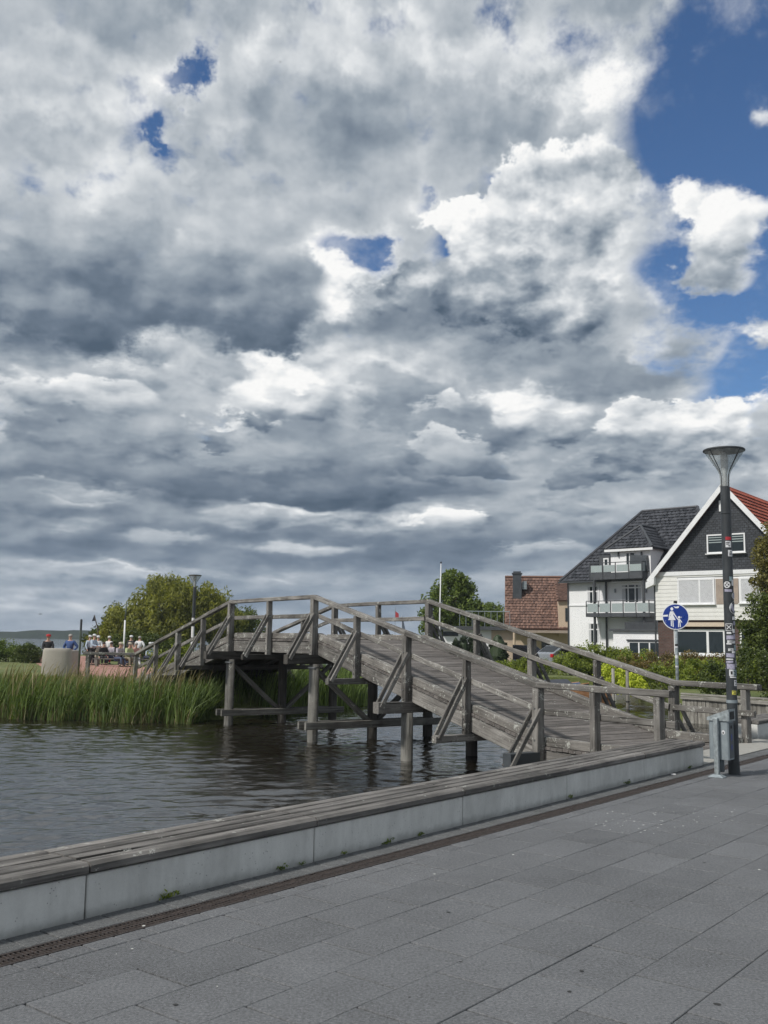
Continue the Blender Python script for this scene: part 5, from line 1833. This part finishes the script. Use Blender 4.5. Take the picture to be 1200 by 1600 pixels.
shrub('bank_shrub', 'tall weedy shrub beside the bridge landing', at(262, 44), [(0, 0, 0.5, 1.0, 0.7, 0.75), (0.8, 0.3, 0.8, 0.7, 0.6, 0.7)], 'leaf_hedge', 7, 60, 80, 0.26, 0.05, extra=[('petal_white', 40, 0.02)])
shrub('bank_shrub', 'low olive shrub seen over the crest of the bridge', at(553, 78), [(0, 0, 0.9, 1.7, 1.0, 1.0), (2.2, 0, 1.0, 1.9, 1.0, 1.0)], 'leaf_ash', 8, 110, 90, 0.36, 0.065)

# trees and hedges round the houses
tree('poplar_tree', 'upright green tree with loose leaves beside the white flagpole', at(708, 70), [(0, 0, 4.4, 2.0, 1.8, 2.2), (-1.2, 0, 3.0, 1.4, 1.3, 1.5), (0.9, 0, 3.0, 1.6, 1.4, 1.7), (0.2, 0, 5.8, 1.1, 1.0, 1.2)], 'leaf_mid', 9, 260, 95, 0.42, 0.085, trunk_r=0.16, long=1.3)
tree('garden_tree', 'smaller bright green tree left of the brown roofed house', at(774, 92), [(0, 0, 3.4, 2.0, 1.8, 2.0), (-1.6, 0, 2.6, 1.4, 1.3, 1.6)], 'leaf_mid', 10, 150, 90, 0.45, 0.09, trunk_r=0.16)
tree('garden_tree', 'autumn coloured tree peeping over the brown roof', at(836, 100), [(0, 0, 6.6, 1.2, 1.1, 1.1), (0, 0, 5.0, 1.6, 1.4, 1.6)], 'leaf_willow', 11, 70, 80, 0.4, 0.09, trunk_r=0.16)
for k, (u, dp, h, w, lab) in enumerate(((712, 60, 1.9, 0.33, 'leftmost narrow dark conifer in front of the garage'), (725, 60, 2.0, 0.36, 'second narrow dark conifer in front of the garage'), (739, 60, 1.95, 0.33, 'third narrow dark conifer in front of the garage'),
                                        (754, 60.5, 1.9, 0.35, 'fourth narrow dark conifer in front of the garage'), (778, 58, 2.1, 0.62, 'broad dark conifer right of the row of narrow ones'))):
    cf = shrub('columnar_conifer', lab, at(u, dp), [(0, 0, h * 0.5, w, w, h * 0.5), (0, 0, h * 0.3, w * 1.05, w * 1.05, h * 0.3)], 'leaf_conifer', 20 + k, 60, 150, 0.17, 0.055, group='dark columnar conifers', cat='conifer')
    cm = MB().lathe([(w * 0.5, -0.1), (w * 0.86, h * 0.12), (w * 0.92, h * 0.4), (w * 0.72, h * 0.75), (w * 0.3, h * 0.95), (0.02, h)], 11)
    cm.build('inner_foliage', 'leaf_conifer', cf)
shrub('garden_hedge', 'low clipped hedge at the lawn edge behind the ramp of the bridge', at(830, 52), [(0, 0, 0.35, 1.5, 0.6, 0.5), (-1.2, 0, 0.3, 1.0, 0.6, 0.45)], 'leaf_hedge', 30, 90, 90, 0.22, 0.042, cat='hedge')
shrub('garden_hedge', 'tall bright hedge in front of the white house', at(940, 51), [(0, 0, 0.72, 2.4, 0.9, 0.92), (1.6, -0.8, 0.6, 1.6, 0.8, 0.78), (-1.2, 0, 0.6, 1.4, 0.8, 0.7)], 'leaf_hedge', 31, 300, 110, 0.24, 0.045, cat='hedge', extra=[('petal_red', 8, 0.06)])
shrub('rose_shrub', 'rusty green rose hedge under the picture window of the gabled house', at(1040, 45), [(0, 0, 0.65, 1.6, 0.8, 0.75), (1.6, -0.4, 0.6, 1.5, 0.8, 0.75), (-1.2, 0, 0.55, 1.2, 0.8, 0.7), (3.2, -1.2, 0.6, 1.4, 0.8, 0.75)], 'leaf_rust', 32, 210, 95, 0.25, 0.042, extra=[('petal_white', 70, 0.026)])
shrub('rose_shrub', 'green shrub bank between the sign and the lamp post', at(1085, 38), [(0, 0, 0.5, 1.6, 0.8, 0.75), (1.7, -0.9, 0.55, 1.5, 0.8, 0.85), (-1.3, 0.3, 0.35, 1.1, 0.7, 0.55)], 'leaf_hedge', 33, 200, 95, 0.24, 0.04, extra=[('petal_white', 60, 0.024)])
shrub('rose_shrub', 'flowering shrub with cream blossoms behind the timber wall at the right edge', at(1185, 31.5), [(0, 0, 0.7, 1.2, 0.8, 0.95), (1.3, -1.4, 0.8, 1.4, 0.9, 1.1), (-1.1, 0.6, 0.5, 0.9, 0.7, 0.7)], 'leaf_dark', 34, 170, 95, 0.24, 0.04, extra=[('petal_white', 130, 0.028)])
tree('large_bush', 'large dark green bush at the right edge behind the lamp post', at(1194, 37), [(0.1, 0, 2.1, 1.1, 1.1, 1.55), (0.7, 0.2, 1.4, 1.2, 1.1, 1.3), (-0.1, -0.2, 1.1, 0.95, 0.9, 1.0), (1.2, 0, 2.4, 1.3, 1.1, 1.3)], 'leaf_bush', 35, 300, 110, 0.30, 0.045, trunk_r=0.12)
tree('copper_tree', 'brownish green tree reaching in at the right edge above the bush', at(1226, 44), [(0, 0, 5.2, 1.5, 1.4, 1.9), (-0.3, 0, 6.2, 0.9, 0.9, 0.9), (0.5, 0, 3.8, 1.5, 1.4, 1.4), (-0.8, 0, 4.4, 0.8, 0.8, 0.8)], 'leaf_ash', 36, 240, 100, 0.32, 0.055, trunk_r=0.2)
for k, (u, dp, r, lab) in enumerate(((955, 40, 0.62, 'left of two lime yellow shrubs by the water behind the bridge'), (991, 36.8, 0.46, 'right of two lime yellow shrubs by the water behind the bridge'))):
    b0 = at(u, dp); b0.z = -0.25
    shrub('lime_shrub', lab, b0, [(0, 0, r * 0.8, r, r * 0.8, r * 0.85)], 'leaf_lime', 40 + k, 60, 70, 0.2, 0.05, group='lime yellow shrubs')

# ------------------------------------------------------------------ timber wall, posts, boats, poles
wa, wb = G(1066, 1082.6, 0.18), G(1216, 1092, 0.18)
d = (wb - wa); d.z = 0; WL = d.length; d.normalize()
tw = thing('timber_wall', 'grey timber sheet wall holding the bank behind the far bridge rail', 'wall', (wa.x, wa.y, 0), math.atan2(d.y, d.x))
bmw = beam_mesh(1.9, 0.135, 0.05)
bmw.materials.clear(); bmw.materials.append(MATS['sheet_timber'])
nb = int(WL / 0.142)
for k in range(nb):
    link('wall_board', bmw, tw, matrix=Matrix.Translation((0.07 + k * 0.142, rb.uniform(-0.008, 0.008), -1.8)) @ Matrix.Rotation(-PI / 2, 4, 'Y') @ Matrix.Rotation(PI / 2, 4, 'X'))
me = beam_mesh(WL, 0.16, 0.06); me.materials.append(MATS['sheet_timber'])
link('cap_beam', me, tw, loc=(0, 0, 0.155))
me = beam_mesh(WL, 0.06, 0.12); me.materials.append(MATS['sheet_timber'])
link('cap_beam', me, tw, loc=(0, -0.062, 0.055))

for k, (u, lab) in enumerate(((957, 'left of two mooring posts standing in the water behind the bridge'), (979, 'right of two mooring posts standing in the water behind the bridge'))):
    p = W(u, 1000, 35.8)
    t = thing('mooring_post', lab, 'post', (p.x, p.y, WATER_Z - 1), 0, 'mooring posts')
    me = MB().tube([(0, 0, 0), (2.45, 0, 0)], [0.065, 0.055], 10).mesh('pile', smooth=True); me.materials.append(MATS['sheet_timber'])
    link('pile', me, t, matrix=Matrix.Rotation(-PI / 2, 4, 'Y'))
    MB().lathe([(0.072, 1.25), (0.072, 1.30)], 10).build('iron_band', 'black', t)


def rowing_boat(loc, rot, hull, label, L=3.6, Wd=1.3, cover=None):
    t = thing('rowing_boat', label, 'boat', loc, rot, 'small boats moored behind the bridge')
    rings = []
    n = 9
    for k in range(n):
        f = k / (n - 1)
        x = -L / 2 + L * f
        w = Wd / 2 * (math.sin(PI * min(1, 0.25 + 0.75 * (1 - f))) ** 0.7 if f > 0.35 else (0.86 + 0.14 * f / 0.35))
        w = max(w, 0.03)
        z0 = -0.15 + 0.18 * max(0, f - 0.6) ; z1 = 0.34 + 0.2 * f * f
        rings.append([(x, -w, z1), (x, -w * 0.8, z0 + 0.15), (x, -w * 0.3, z0), (x, w * 0.3, z0), (x, w * 0.8, z0 + 0.15), (x, w, z1), (x, w * 0.86, z1), (x, 0, z1 - 0.22), (x, -w * 0.86, z1)])
    m = MB(); m.loft(rings); fix_normals(m.build('hull', hull, t).data)
    for xx in (-0.9, 0.2):
        MB().box(xx, xx + 0.22, -Wd * 0.4, Wd * 0.4, 0.26, 0.30).build('thwart', 'boat_timber', t)
    m = MB(); m.tube([rings[k][0] for k in range(n)], 0.03, 5); m.tube([rings[k][5] for k in range(n)], 0.03, 5); m.build('gunwale', 'boat_timber', t)
    if cover:
        m = MB(); m.loft([[(-L * 0.45, -Wd * 0.45, 0.36), (L * 0.3, -Wd * 0.4, 0.46), (L * 0.3, Wd * 0.4, 0.46), (-L * 0.45, Wd * 0.45, 0.36)], [(-L * 0.4, -0.1, 0.62), (L * 0.26, -0.08, 0.70), (L * 0.26, 0.08, 0.70), (-L * 0.4, 0.1, 0.62)]]); m.build('tarpaulin', cover, t)
    return t


p = W(855, 1000, 45); rowing_boat((p.x, p.y, WATER_Z), 0.25, 'hull_blue', 'dark blue covered boat moored at the garden bank', cover='tarp')
p = W(893, 1000, 43.5); rowing_boat((p.x, p.y, WATER_Z), -0.3, 'boat_timber', 'brown wooden boat moored at the garden bank')
p = W(1012, 1000, 47.5); rowing_boat((p.x, p.y, WATER_Z), 0.1, 'hull_white', 'white boat lying along the bank below the hedge')

# sailing boat far out and its neighbours
p = W(628, 1000, 300)
t = thing('sailing_boat', 'sailing boat with a dark grey sail far out on the lake', 'boat', (p.x, p.y, WATER_Z), 0.2)
m = MB(); m.loft([[(-2.6, -0.8, 0.6), (-2.6, 0.8, 0.6), (-2.3, 0.4, -0.3), (-2.3, -0.4, -0.3)], [(0.6, -0.95, 0.65), (0.6, 0.95, 0.65), (0.6, 0.5, -0.35), (0.6, -0.5, -0.35)], [(3.0, -0.05, 0.85), (3.0, 0.05, 0.85), (2.7, 0.03, -0.1), (2.7, -0.03, -0.1)]]); fix_normals(m.build('hull', 'hull_white', t).data)
m = MB(); m.tube([(0.0, 0, 0.5), (-0.15, 0, 9.9)], [0.07, 0.05], 6); m.build('mast', 'pole_white', t)
m = MB(); m.hull([(-0.12, 0.02, 2.0), (2.0, 0.35, 1.9), (1.4, 0.3, 4.5), (0.1, 0.1, 9.6), (-0.14, 0.02, 9.6)], [(-0.12, -0.02, 2.0), (2.0, 0.31, 1.9), (1.4, 0.26, 4.5), (0.1, 0.06, 9.6), (-0.14, -0.02, 9.6)]); fix_normals(m.build('sail', 'sail_grey', t).data)
p = W(617, 1000, 120)
t = thing('channel_marker', 'thin marker pole with a small red flag out on the lake', 'marker', (p.x, p.y, WATER_Z))
m = MB(); m.tube([(0, 0, -0.3), (0, 0, 6.4)], 0.035, 6); m.build('pole', 'galvanised_flat', t)
m = MB(); m.hull([(0, 0.02, 5.9), (0.42, 0.1, 5.6), (0.46, 0.05, 4.9), (0, 0.02, 4.6)], [(0, -0.02, 5.9), (0.42, 0.06, 5.6), (0.46, 0.01, 4.9), (0, -0.02, 4.6)]); fix_normals(m.build('flag', 'flag_red', t).data)

p = at(687, 60)
t = thing('flagpole', 'tall thin white flagpole in front of the upright tree', 'flagpole', p)
m = MB(); m.tube([(0, 0, 0), (0, 0, 3.2), (0.05, 0, 6.4)], [0.055, 0.045, 0.025], 8); m.build('pole', 'pole_white', t, smooth=True)
m = MB(); m.lathe([(0.005, 6.38), (0.05, 6.42), (0.05, 6.48), (0.005, 6.53)], 8, 0.05); m.build('finial', 'black', t)
p = at(125.5, 40.5)
t = thing('green_pole', 'slim dark green pole standing in the reeds right of the man in blue', 'pole', p)
m = MB(); m.tube([(0, 0, 0), (0, 0, 1.95), (0.0, 0, 2.32)], 0.042, 8); m.build('pole', 'pole_green', t, smooth=True)
MB().lathe([(0.047, 1.90), (0.047, 2.34), (0.01, 2.36)], 8).build('sleeve', 'dark_frame', t)
p = at(194, 56)
t = thing('white_pole', 'thin pale pole rising among the seated people', 'pole', p)
m = MB(); m.tube([(0, 0, 0), (0, 0, 2.6)], 0.05, 8); m.build('lower_pole', 'pole_white', t, smooth=True)
m = MB(); m.tube([(0, 0, 2.6), (0.05, 0, 3.65)], [0.05, 0.035], 8); m.build('upper_pole', 'pole_green', t, smooth=True)
p = at(154, 66)
t = thing('beach_flag', 'leaning pole with a dark pennant behind the group of people', 'flag', p)
q0, q1 = W(153, 984, 66) - p, W(147.5, 961, 66) - p
m = MB(); m.tube([(0.1, 0, 0), q0, q1], [0.05, 0.04, 0.03], 6); m.build('pole', 'bark', t)
m = MB(); m.hull([q1 + Vector((0.0, 0.01, 0)), q1 + Vector((-0.18, 0.1, -0.42)), q1 + Vector((0.12, 0.05, -0.38))], [q1 + Vector((0.0, -0.02, 0)), q1 + Vector((-0.18, 0.07, -0.42)), q1 + Vector((0.12, 0.02, -0.38))]); fix_normals(m.build('pennant', 'flag_dark', t).data)


# ---- rounded concrete seats
def seat_shell(loc, rot, label, w, h, dp):
    t = thing('concrete_seat', label, 'seat', loc, rot, 'rounded concrete seats')
    rings = []
    for z, k in ((0.0, 0.96), (0.10, 1.0), (h * 0.55, 1.0), (h * 0.86, 0.965), (h * 0.96, 0.93), (h, 0.86)):
        ring = []
        for a in range(28):
            an = 2 * PI * a / 28
            c, s2 = math.cos(an), math.sin(an)
            ex = 0.55
            x = math.copysign(abs(c) ** ex, c) * w / 2 * k; y = math.copysign(abs(s2) ** ex, s2) * dp / 2 * k
            y += 0.18 * (x / (w / 2)) ** 2 * dp
            ring.append((x, y, z))
        rings.append(ring)
    m = MB(); m.loft(rings); o = m.build('backrest', 'seat_concrete', t, smooth=True)
    MB().bbox(-w * 0.42, w * 0.42, dp * 0.45, dp * 0.45 + 0.55, 0.0, 0.42, 0.05).build('seat', 'seat_concrete', t)
    return t


p = at(90, 38.5); seat_shell(p, 0.06, 'large rounded beige concrete seat back in front of the two people at left', 1.12, 1.18, 0.5)
p = at(111, 43.0); seat_shell(p, 0.9, 'second rounded concrete seat just behind the large one, in front of the man in blue', 0.85, 1.05, 0.45)


# ------------------------------------------------------------------ people
def skin_mesh(name, pts, edges, radii, mat, parent, root=0):
    me = bpy.data.meshes.new(name)
    me.from_pydata([tuple(p) for p in pts], edges, [])
    o = link(name, me, parent)
    md = o.modifiers.new('skin', 'SKIN'); md.use_smooth_shade = True
    for i, sv in enumerate(me.skin_vertices[0].data):
        r = radii[i]
        sv.radius = r if isinstance(r, tuple) else (r, r)
        sv.use_root = (i == root)
    sb = o.modifiers.new('smooth', 'SUBSURF'); sb.levels = 1; sb.render_levels = 1
    me.materials.append(MATS[mat])
    return o


def person(loc, rot, label, shirt, trousers, hat=None, hair='hair_grey', pose='stand', h=1.68, lean=0.0, arms='down', short=False):
    """one continuous body; shirt, trousers and hat are worn over it. Faces local -Y."""
    t = thing('person', label, 'person', loc, rot, 'people on the headland')
    k = h / 1.72
    V = lambda x, y, z: Vector((x, y, z)) * k
    if pose == 'stand':
        pel = V(0, 0, 0.92); ch = V(0, -0.02 - lean * 0.5, 1.34)
        knees = [V(-0.10, -0.02, 0.48), V(0.10, -0.03, 0.48)]; ank = [V(-0.11, 0.02, 0.08), V(0.12, 0.0, 0.08)]; toe = [V(-0.13, -0.14, 0.03), V(0.14, -0.16, 0.03)]
    else:
        pel = V(0, 0.0, 0.50); ch = V(0, -0.10 - lean * 0.5, 0.94)
        knees = [V(-0.12, -0.46, 0.50), V(0.12, -0.45, 0.48)]; ank = [V(-0.13, -0.52, 0.08), V(0.10, -0.62, 0.08)]; toe = [V(-0.14, -0.68, 0.04), V(0.11, -0.78, 0.06)]
    hips = [pel + V(-0.09, 0, -0.03), pel + V(0.09, 0, -0.03)]
    neck = ch + V(0, -0.01 - lean * 0.2, 0.15); head0 = neck + V(0, -0.02, 0.09); head1 = neck + V(0, -0.015, 0.20); crown = neck + V(0, 0.0, 0.27)
    sh = [ch + V(-0.18, 0.0, 0.07), ch + V(0.18, 0.0, 0.07)]
    if arms == 'down':
        el = [ch + V(-0.25, 0.03, -0.22), ch + V(0.25, 0.03, -0.22)]; wr = [ch + V(-0.25, -0.09, -0.45), ch + V(0.25, -0.09, -0.45)]
    elif arms == 'hips':
        el = [ch + V(-0.36, 0.06, -0.18), ch + V(0.36, 0.06, -0.18)]; wr = [ch + V(-0.20, -0.05, -0.36), ch + V(0.20, -0.05, -0.36)]
    else:
        el = [ch + V(-0.24, -0.10, -0.20), ch + V(0.24, -0.10, -0.20)]; wr = [ch + V(-0.12, -0.36, -0.24), ch + V(0.12, -0.36, -0.24)]
    hd = [w + (w - e).normalized() * 0.11 * k for w, e in zip(wr, el)]
    belly = pel.lerp(ch, 0.5) + V(0, -0.02, 0)
    pts = [pel, belly, ch, neck, head0, head1, crown] + [x for i in (0, 1) for x in (hips[i], knees[i], ank[i], toe[i])] + [x for i in (0, 1) for x in (sh[i], el[i], wr[i], hd[i])]
    ed = [(0, 1), (1, 2), (2, 3), (3, 4), (4, 5), (5, 6), (0, 7), (7, 8), (8, 9), (9, 10), (0, 11), (11, 12), (12, 13), (13, 14), (2, 15), (15, 16), (16, 17), (17, 18), (2, 19), (19, 20), (20, 21), (21, 22)]
    R_ = [0.12, 0.125, 0.135, 0.052, 0.075, 0.092, 0.06] + [0.082, 0.062, 0.042, 0.035] * 2 + [0.06, 0.045, 0.032, 0.036] * 2
    skin_mesh('body', pts, ed, [r * k for r in R_], 'skin', t)
    g = 0.020
    skin_mesh('shirt', [pel + V(0, 0, 0.02), belly, ch, sh[0], el[0], sh[1], el[1], ch + V(0, 0, 0.08)] + ([] if short else [wr[0], wr[1]]), [(0, 1), (1, 2), (2, 3), (3, 4), (2, 5), (5, 6), (2, 7)] + ([] if short else [(4, 8), (6, 9)]),
              [(0.145 + g) * k, (0.140 + g) * k, (0.145 + g) * k, (0.066 + g) * k, (0.05 + g) * k, (0.066 + g) * k, (0.05 + g) * k, (0.07 + g) * k] + ([] if short else [0.045 * k, 0.045 * k]), shirt, t)
    skin_mesh('trousers', [pel] + [x for i in (0, 1) for x in (hips[i], knees[i], ank[i] + V(0, 0, 0.02))], [(0, 1), (1, 2), (2, 3), (0, 4), (4, 5), (5, 6)], [0.138 * k] + [0.100 * k, 0.078 * k, 0.060 * k] * 2, trousers, t)
    for i in (0, 1):
        m = MB(); a = ank[i]; b2 = toe[i]
        m.tube([a + V(0, 0.06, -0.03), a + V(0, -0.02, -0.03), b2 + V(0, 0.02, 0.01)], [0.045 * k, 0.05 * k, 0.035 * k], 8); m.build('shoe', 'cloth_black', t, smooth=True)
    c = neck + V(0, -0.01, 0.17)
    m = MB(); m.lathe([(0.096 * k, -0.02 * k), (0.104 * k, 0.03 * k), (0.085 * k, 0.09 * k), (0.03 * k, 0.118 * k)], 12); hr = m.build('hair', hair, t, smooth=True); hr.location = c + V(0, 0.012, 0)
    m = MB(); m.tube([(0, -0.082 * k, 0.0), (0, -0.108 * k, -0.03 * k)], [0.012 * k, 0.017 * k], 6); m.build('nose', 'skin', t, loc=c + V(0, 0, -0.02))
    for sx in (-1, 1):
        m = MB(); m.lathe([(0.004, -0.011), (0.012, 0.0), (0.004, 0.011)], 8); m.build('eye', 'hair_dark', t, loc=c + V(sx * 0.034, -0.086, 0.0))
    if hat:
        m = MB(); m.lathe([(0.112 * k, 0.035 * k), (0.112 * k, 0.07 * k), (0.098 * k, 0.115 * k), (0.03 * k, 0.142 * k)], 14); ho = m.build('cap', hat, t, smooth=True); ho.location = c
        m = MB(); m.loft([[(0.10 * k * math.cos(PI + PI * a / 8), -0.02 + (0.10 + dd) * k * math.sin(PI + PI * a / 8) , z * k) for a in range(9)] for dd, z in ((0.0, 0.04), (0.09, 0.028))], caps=False); m.build('cap_peak', hat, ho)
    return t


R0 = 0.0
person(at(75.5, 45), 0.35, 'person in a dark jacket and red cap behind the large concrete seat', 'cloth_black', 'cloth_navy', 'cloth_red', h=1.66, arms='fold')
person(at(110.5, 46.5), -0.2, 'person in a bright blue top with hands on hips behind the smaller concrete seat', 'cloth_blue', 'cloth_jeans', None, 'hair_grey', h=1.70, arms='hips')
person(at(145, 57), 1.2, 'person at the left end of the standing group in pale blue shirt and white cap', 'cloth_pale_blue', 'cloth_black', 'cloth_white', h=1.72, arms='fold', lean=0.1)
person(at(140, 59.5), 1.0, 'person half hidden behind the leftmost of the group', 'cloth_pale_blue', 'cloth_black', 'cloth_white', h=1.66)
person(at(153.5, 59), 0.4, 'person in a white shirt and white cap, second in the standing group', 'cloth_white', 'cloth_beige', 'cloth_white', h=1.64, arms='fold')
person(at(161.5, 58), 0.5, 'seated person in dark clothes between two people in white', 'cloth_black', 'cloth_black', None, 'hair_dark', pose='sit', lean=0.15)
person(at(170.5, 59.5), 2.9, 'person seen from behind in a white shirt and red trousers', 'cloth_white', 'cloth_red', 'cloth_white', h=1.62, short=True)
person(at(178, 58.5), -0.5, 'seated person in a striped grey top behind the bench', 'cloth_stripe', 'cloth_navy', None, 'hair_dark', pose='sit', lean=0.1, arms='fold')
for u_, dp_, rt_, lab_ in ((170, 58.6, 0.0, 'far bench among the standing people left of the pale pole'), (224, 58.9, 0.05, 'far bench near the bridge rail right of the pale pole')):
    b9 = thing('park_bench', lab_, 'bench', at(u_, dp_), rt_, 'park benches on the headland')
    for k in range(4):
        MB().box(-0.9, 0.9, -0.22 + k * 0.12, -0.12 + k * 0.12, 0.40, 0.44).build('seat_slat', 'bench_timber', b9)
    for xx in (-0.7, 0.7):
        MB().box(xx - 0.05, xx + 0.05, -0.2, 0.22, 0.0, 0.398).build('leg', 'quay_concrete', b9)
seat_z = at(190, 55.2)
bn = thing('park_bench', 'low wooden park bench under the seated people on the headland', 'bench', seat_z, 0.05)
for k in range(4):
    MB().box(-1.5, 1.9, -0.22 + k * 0.12, -0.12 + k * 0.12, 0.40, 0.44).build('seat_slat', 'bench_timber', bn)
for xx in (-1.3, 0.2, 1.7):
    MB().box(xx - 0.05, xx + 0.05, -0.2, 0.22, 0.0, 0.398).build('leg', 'quay_concrete', bn)
person(at(184.5, 55), 1.0, 'seated person in a striped shirt and jeans leaning forward', 'cloth_stripe', 'cloth_jeans', 'cloth_beige', pose='sit', arms='fold', lean=0.15)
person(at(190.5, 56.2), 0.4, 'seated person in a navy top with a yellowish cap', 'cloth_navy', 'cloth_black', 'cloth_lime', pose='sit', lean=0.1)
person(at(199, 55), 0.9, 'seated person in a lime green shirt and khaki trousers', 'cloth_lime', 'cloth_khaki', 'cloth_beige', pose='sit', arms='fold', lean=0.2)
person(at(210, 55.4), 0.7, 'seated person in a pink top at the right end of the bench', 'cloth_pink', 'cloth_white', None, 'hair_grey', pose='sit', arms='fold', lean=0.2)
person(at(205, 60), 0.3, 'person in black wearing a white cap behind the person in pink', 'cloth_black', 'cloth_black', 'cloth_white', h=1.68, arms='fold')
person(at(212, 58.5), -0.7, 'dark haired seated person in black beside the white capped one', 'cloth_black', 'cloth_navy', None, 'hair_dark', pose='sit', lean=0.1)
person(at(218, 59.5), 3.0, 'person in a white shirt seen from behind right of the bench', 'cloth_white', 'cloth_khaki', None, 'hair_grey', h=1.66, arms='hips')
person(at(230.5, 58.5), 0.9, 'seated person in a pale blue shirt and white cap near the bridge rail', 'cloth_pale_blue', 'cloth_navy', 'cloth_white', pose='sit', lean=0.25, arms='fold')
person(at(240, 59), 0.2, 'rightmost person of the group, seated, in beige with a pale cap', 'cloth_beige', 'cloth_khaki', 'cloth_white', pose='sit', lean=0.1)


# ------------------------------------------------------------------ parked cars
def car(loc, rot, paint, label):
    t = thing('parked_car', label, 'car', loc, rot, 'cars parked behind the hedge')
    prof = [(-2.05, 0.30), (2.02, 0.30), (2.08, 0.55), (1.98, 0.78), (1.15, 0.92), (0.45, 1.42), (-1.15, 1.48), (-1.80, 1.12), (-2.08, 0.95), (-2.12, 0.55)]
    rings = []
    for y, k in ((-0.86, 0.94), (-0.80, 1.0), (0.80, 1.0), (0.86, 0.94)):
        rings.append([(x, y * (1.0 if z < 0.95 else 0.86), 0.30 + (z - 0.30) * k) for x, z in prof])
    m = MB(); m.loft(rings); fix_normals(m.build('body', paint, t, smooth=False).data)
    for s2 in (-1, 1):
        y = s2 * 0.745
        m = MB(); m.poly([(1.02, y * 1.05, 0.95), (0.42, y, 1.36), (-1.08, y, 1.41), (-1.62, y * 1.05, 1.02)]); m.build('side_window', 'car_glass', t)
    m = MB(); m.poly([(-1.86, -0.64, 1.09), (-1.86, 0.64, 1.09), (-1.27, 0.60, 1.455), (-1.27, -0.60, 1.455)]); m.build('rear_window', 'car_glass', t)
    m = MB(); m.poly([(1.14, -0.64, 0.945), (1.14, 0.64, 0.945), (0.52, 0.60, 1.395), (0.52, -0.60, 1.395)]); m.build('windscreen', 'car_glass', t)
    for s2 in (-1, 1):
        MB().bbox(-2.13, -1.98, s2 * 0.72 - 0.11, s2 * 0.72 + 0.11, 0.78, 0.98, 0.02).build('tail_light', 'tail_red', t)
        MB().bbox(1.95, 2.07, s2 * 0.64 - 0.14, s2 * 0.64 + 0.14, 0.62, 0.76, 0.02).build('headlight', 'blind', t)
        for xx in (-1.3, 1.28):
            w = MB(); w.tube([(xx, s2 * 0.68, 0.31), (xx, s2 * 0.88, 0.31)], 0.31, 18); wo = w.build('wheel', 'tyre', t)
            w = MB(); w.tube([(xx, s2 * 0.86, 0.31), (xx, s2 * 0.89, 0.31)], 0.19, 12); w.build('rim', 'galvanised_flat', wo)
    return t


car(at(886, 62), 0.62, 'car_silver', 'silver hatchback with a red tail light behind the hedge by the white house')
car(at(822, 70), 0.3, 'car_dark', 'dark blue car parked in front of the brown roofed house')
tag(MB().box(0, 26, -3.2, 3.2, -0.02, -0.012).build('driveway', 'asphalt', loc=(6.5, 66, 0)), 'asphalt driveway in front of the houses', kind='structure')


def flying_bird(u, v, depth, sz, label):
    p = W(u, v, depth)
    t = thing('flying_bird', label, 'bird', p, 0.6, 'birds in the sky')
    m = MB(); m.tube([(-sz, 0, 0), (-sz * 0.3, 0, 0.02), (sz * 0.5, 0, 0.03), (sz, 0, 0)], [sz * 0.05, sz * 0.2, sz * 0.18, sz * 0.04], 8); m.build('body', 'bird', t, smooth=True)
    for s2 in (-1, 1):
        m = MB(); m.hull([(-sz * 0.3, 0, 0.01), (sz * 0.4, 0, 0.01), (sz * 0.2, s2 * sz * 1.0, sz * 0.5), (-sz * 0.2, s2 * sz * 1.9, sz * 0.3)], [(-sz * 0.3, 0, 0.03), (sz * 0.4, 0, 0.03), (sz * 0.2, s2 * sz * 1.0, sz * 0.54), (-sz * 0.2, s2 * sz * 1.9, sz * 0.32)])
        fix_normals(m.build('wing', 'bird', t).data)


flying_bird(63, 960, 60, 0.10, 'small dark bird flying low over the lake at left')
flying_bird(438, 97, 80, 0.07, 'tiny dark bird high up in front of the clouds')


# ------------------------------------------------------------------ the air over the lake
hz = MB().box(-1600, 1600, -400, 1500, WATER_Z - 1.0, 14.0).build('haze', 'earth')
hz.data.materials.clear()
hm = bpy.data.materials.new('haze_air')
hm.use_nodes = True
hm.node_tree.nodes.clear()
ht = NT(hm.node_tree)
pv = ht.n.new('ShaderNodeVolumePrincipled')
pv.inputs['Color'].default_value = (0.80, 0.88, 1.0, 1)
pv.inputs['Density'].default_value = 0.00028
pv.inputs['Anisotropy'].default_value = 0.0
ho_ = ht.n.new('ShaderNodeOutputMaterial')
ht.l.new(pv.outputs[0], ho_.inputs['Volume'])
hz.data.materials.append(hm)
tag(hz, 'thin bluish haze over the lake', 'haze', kind='stuff')
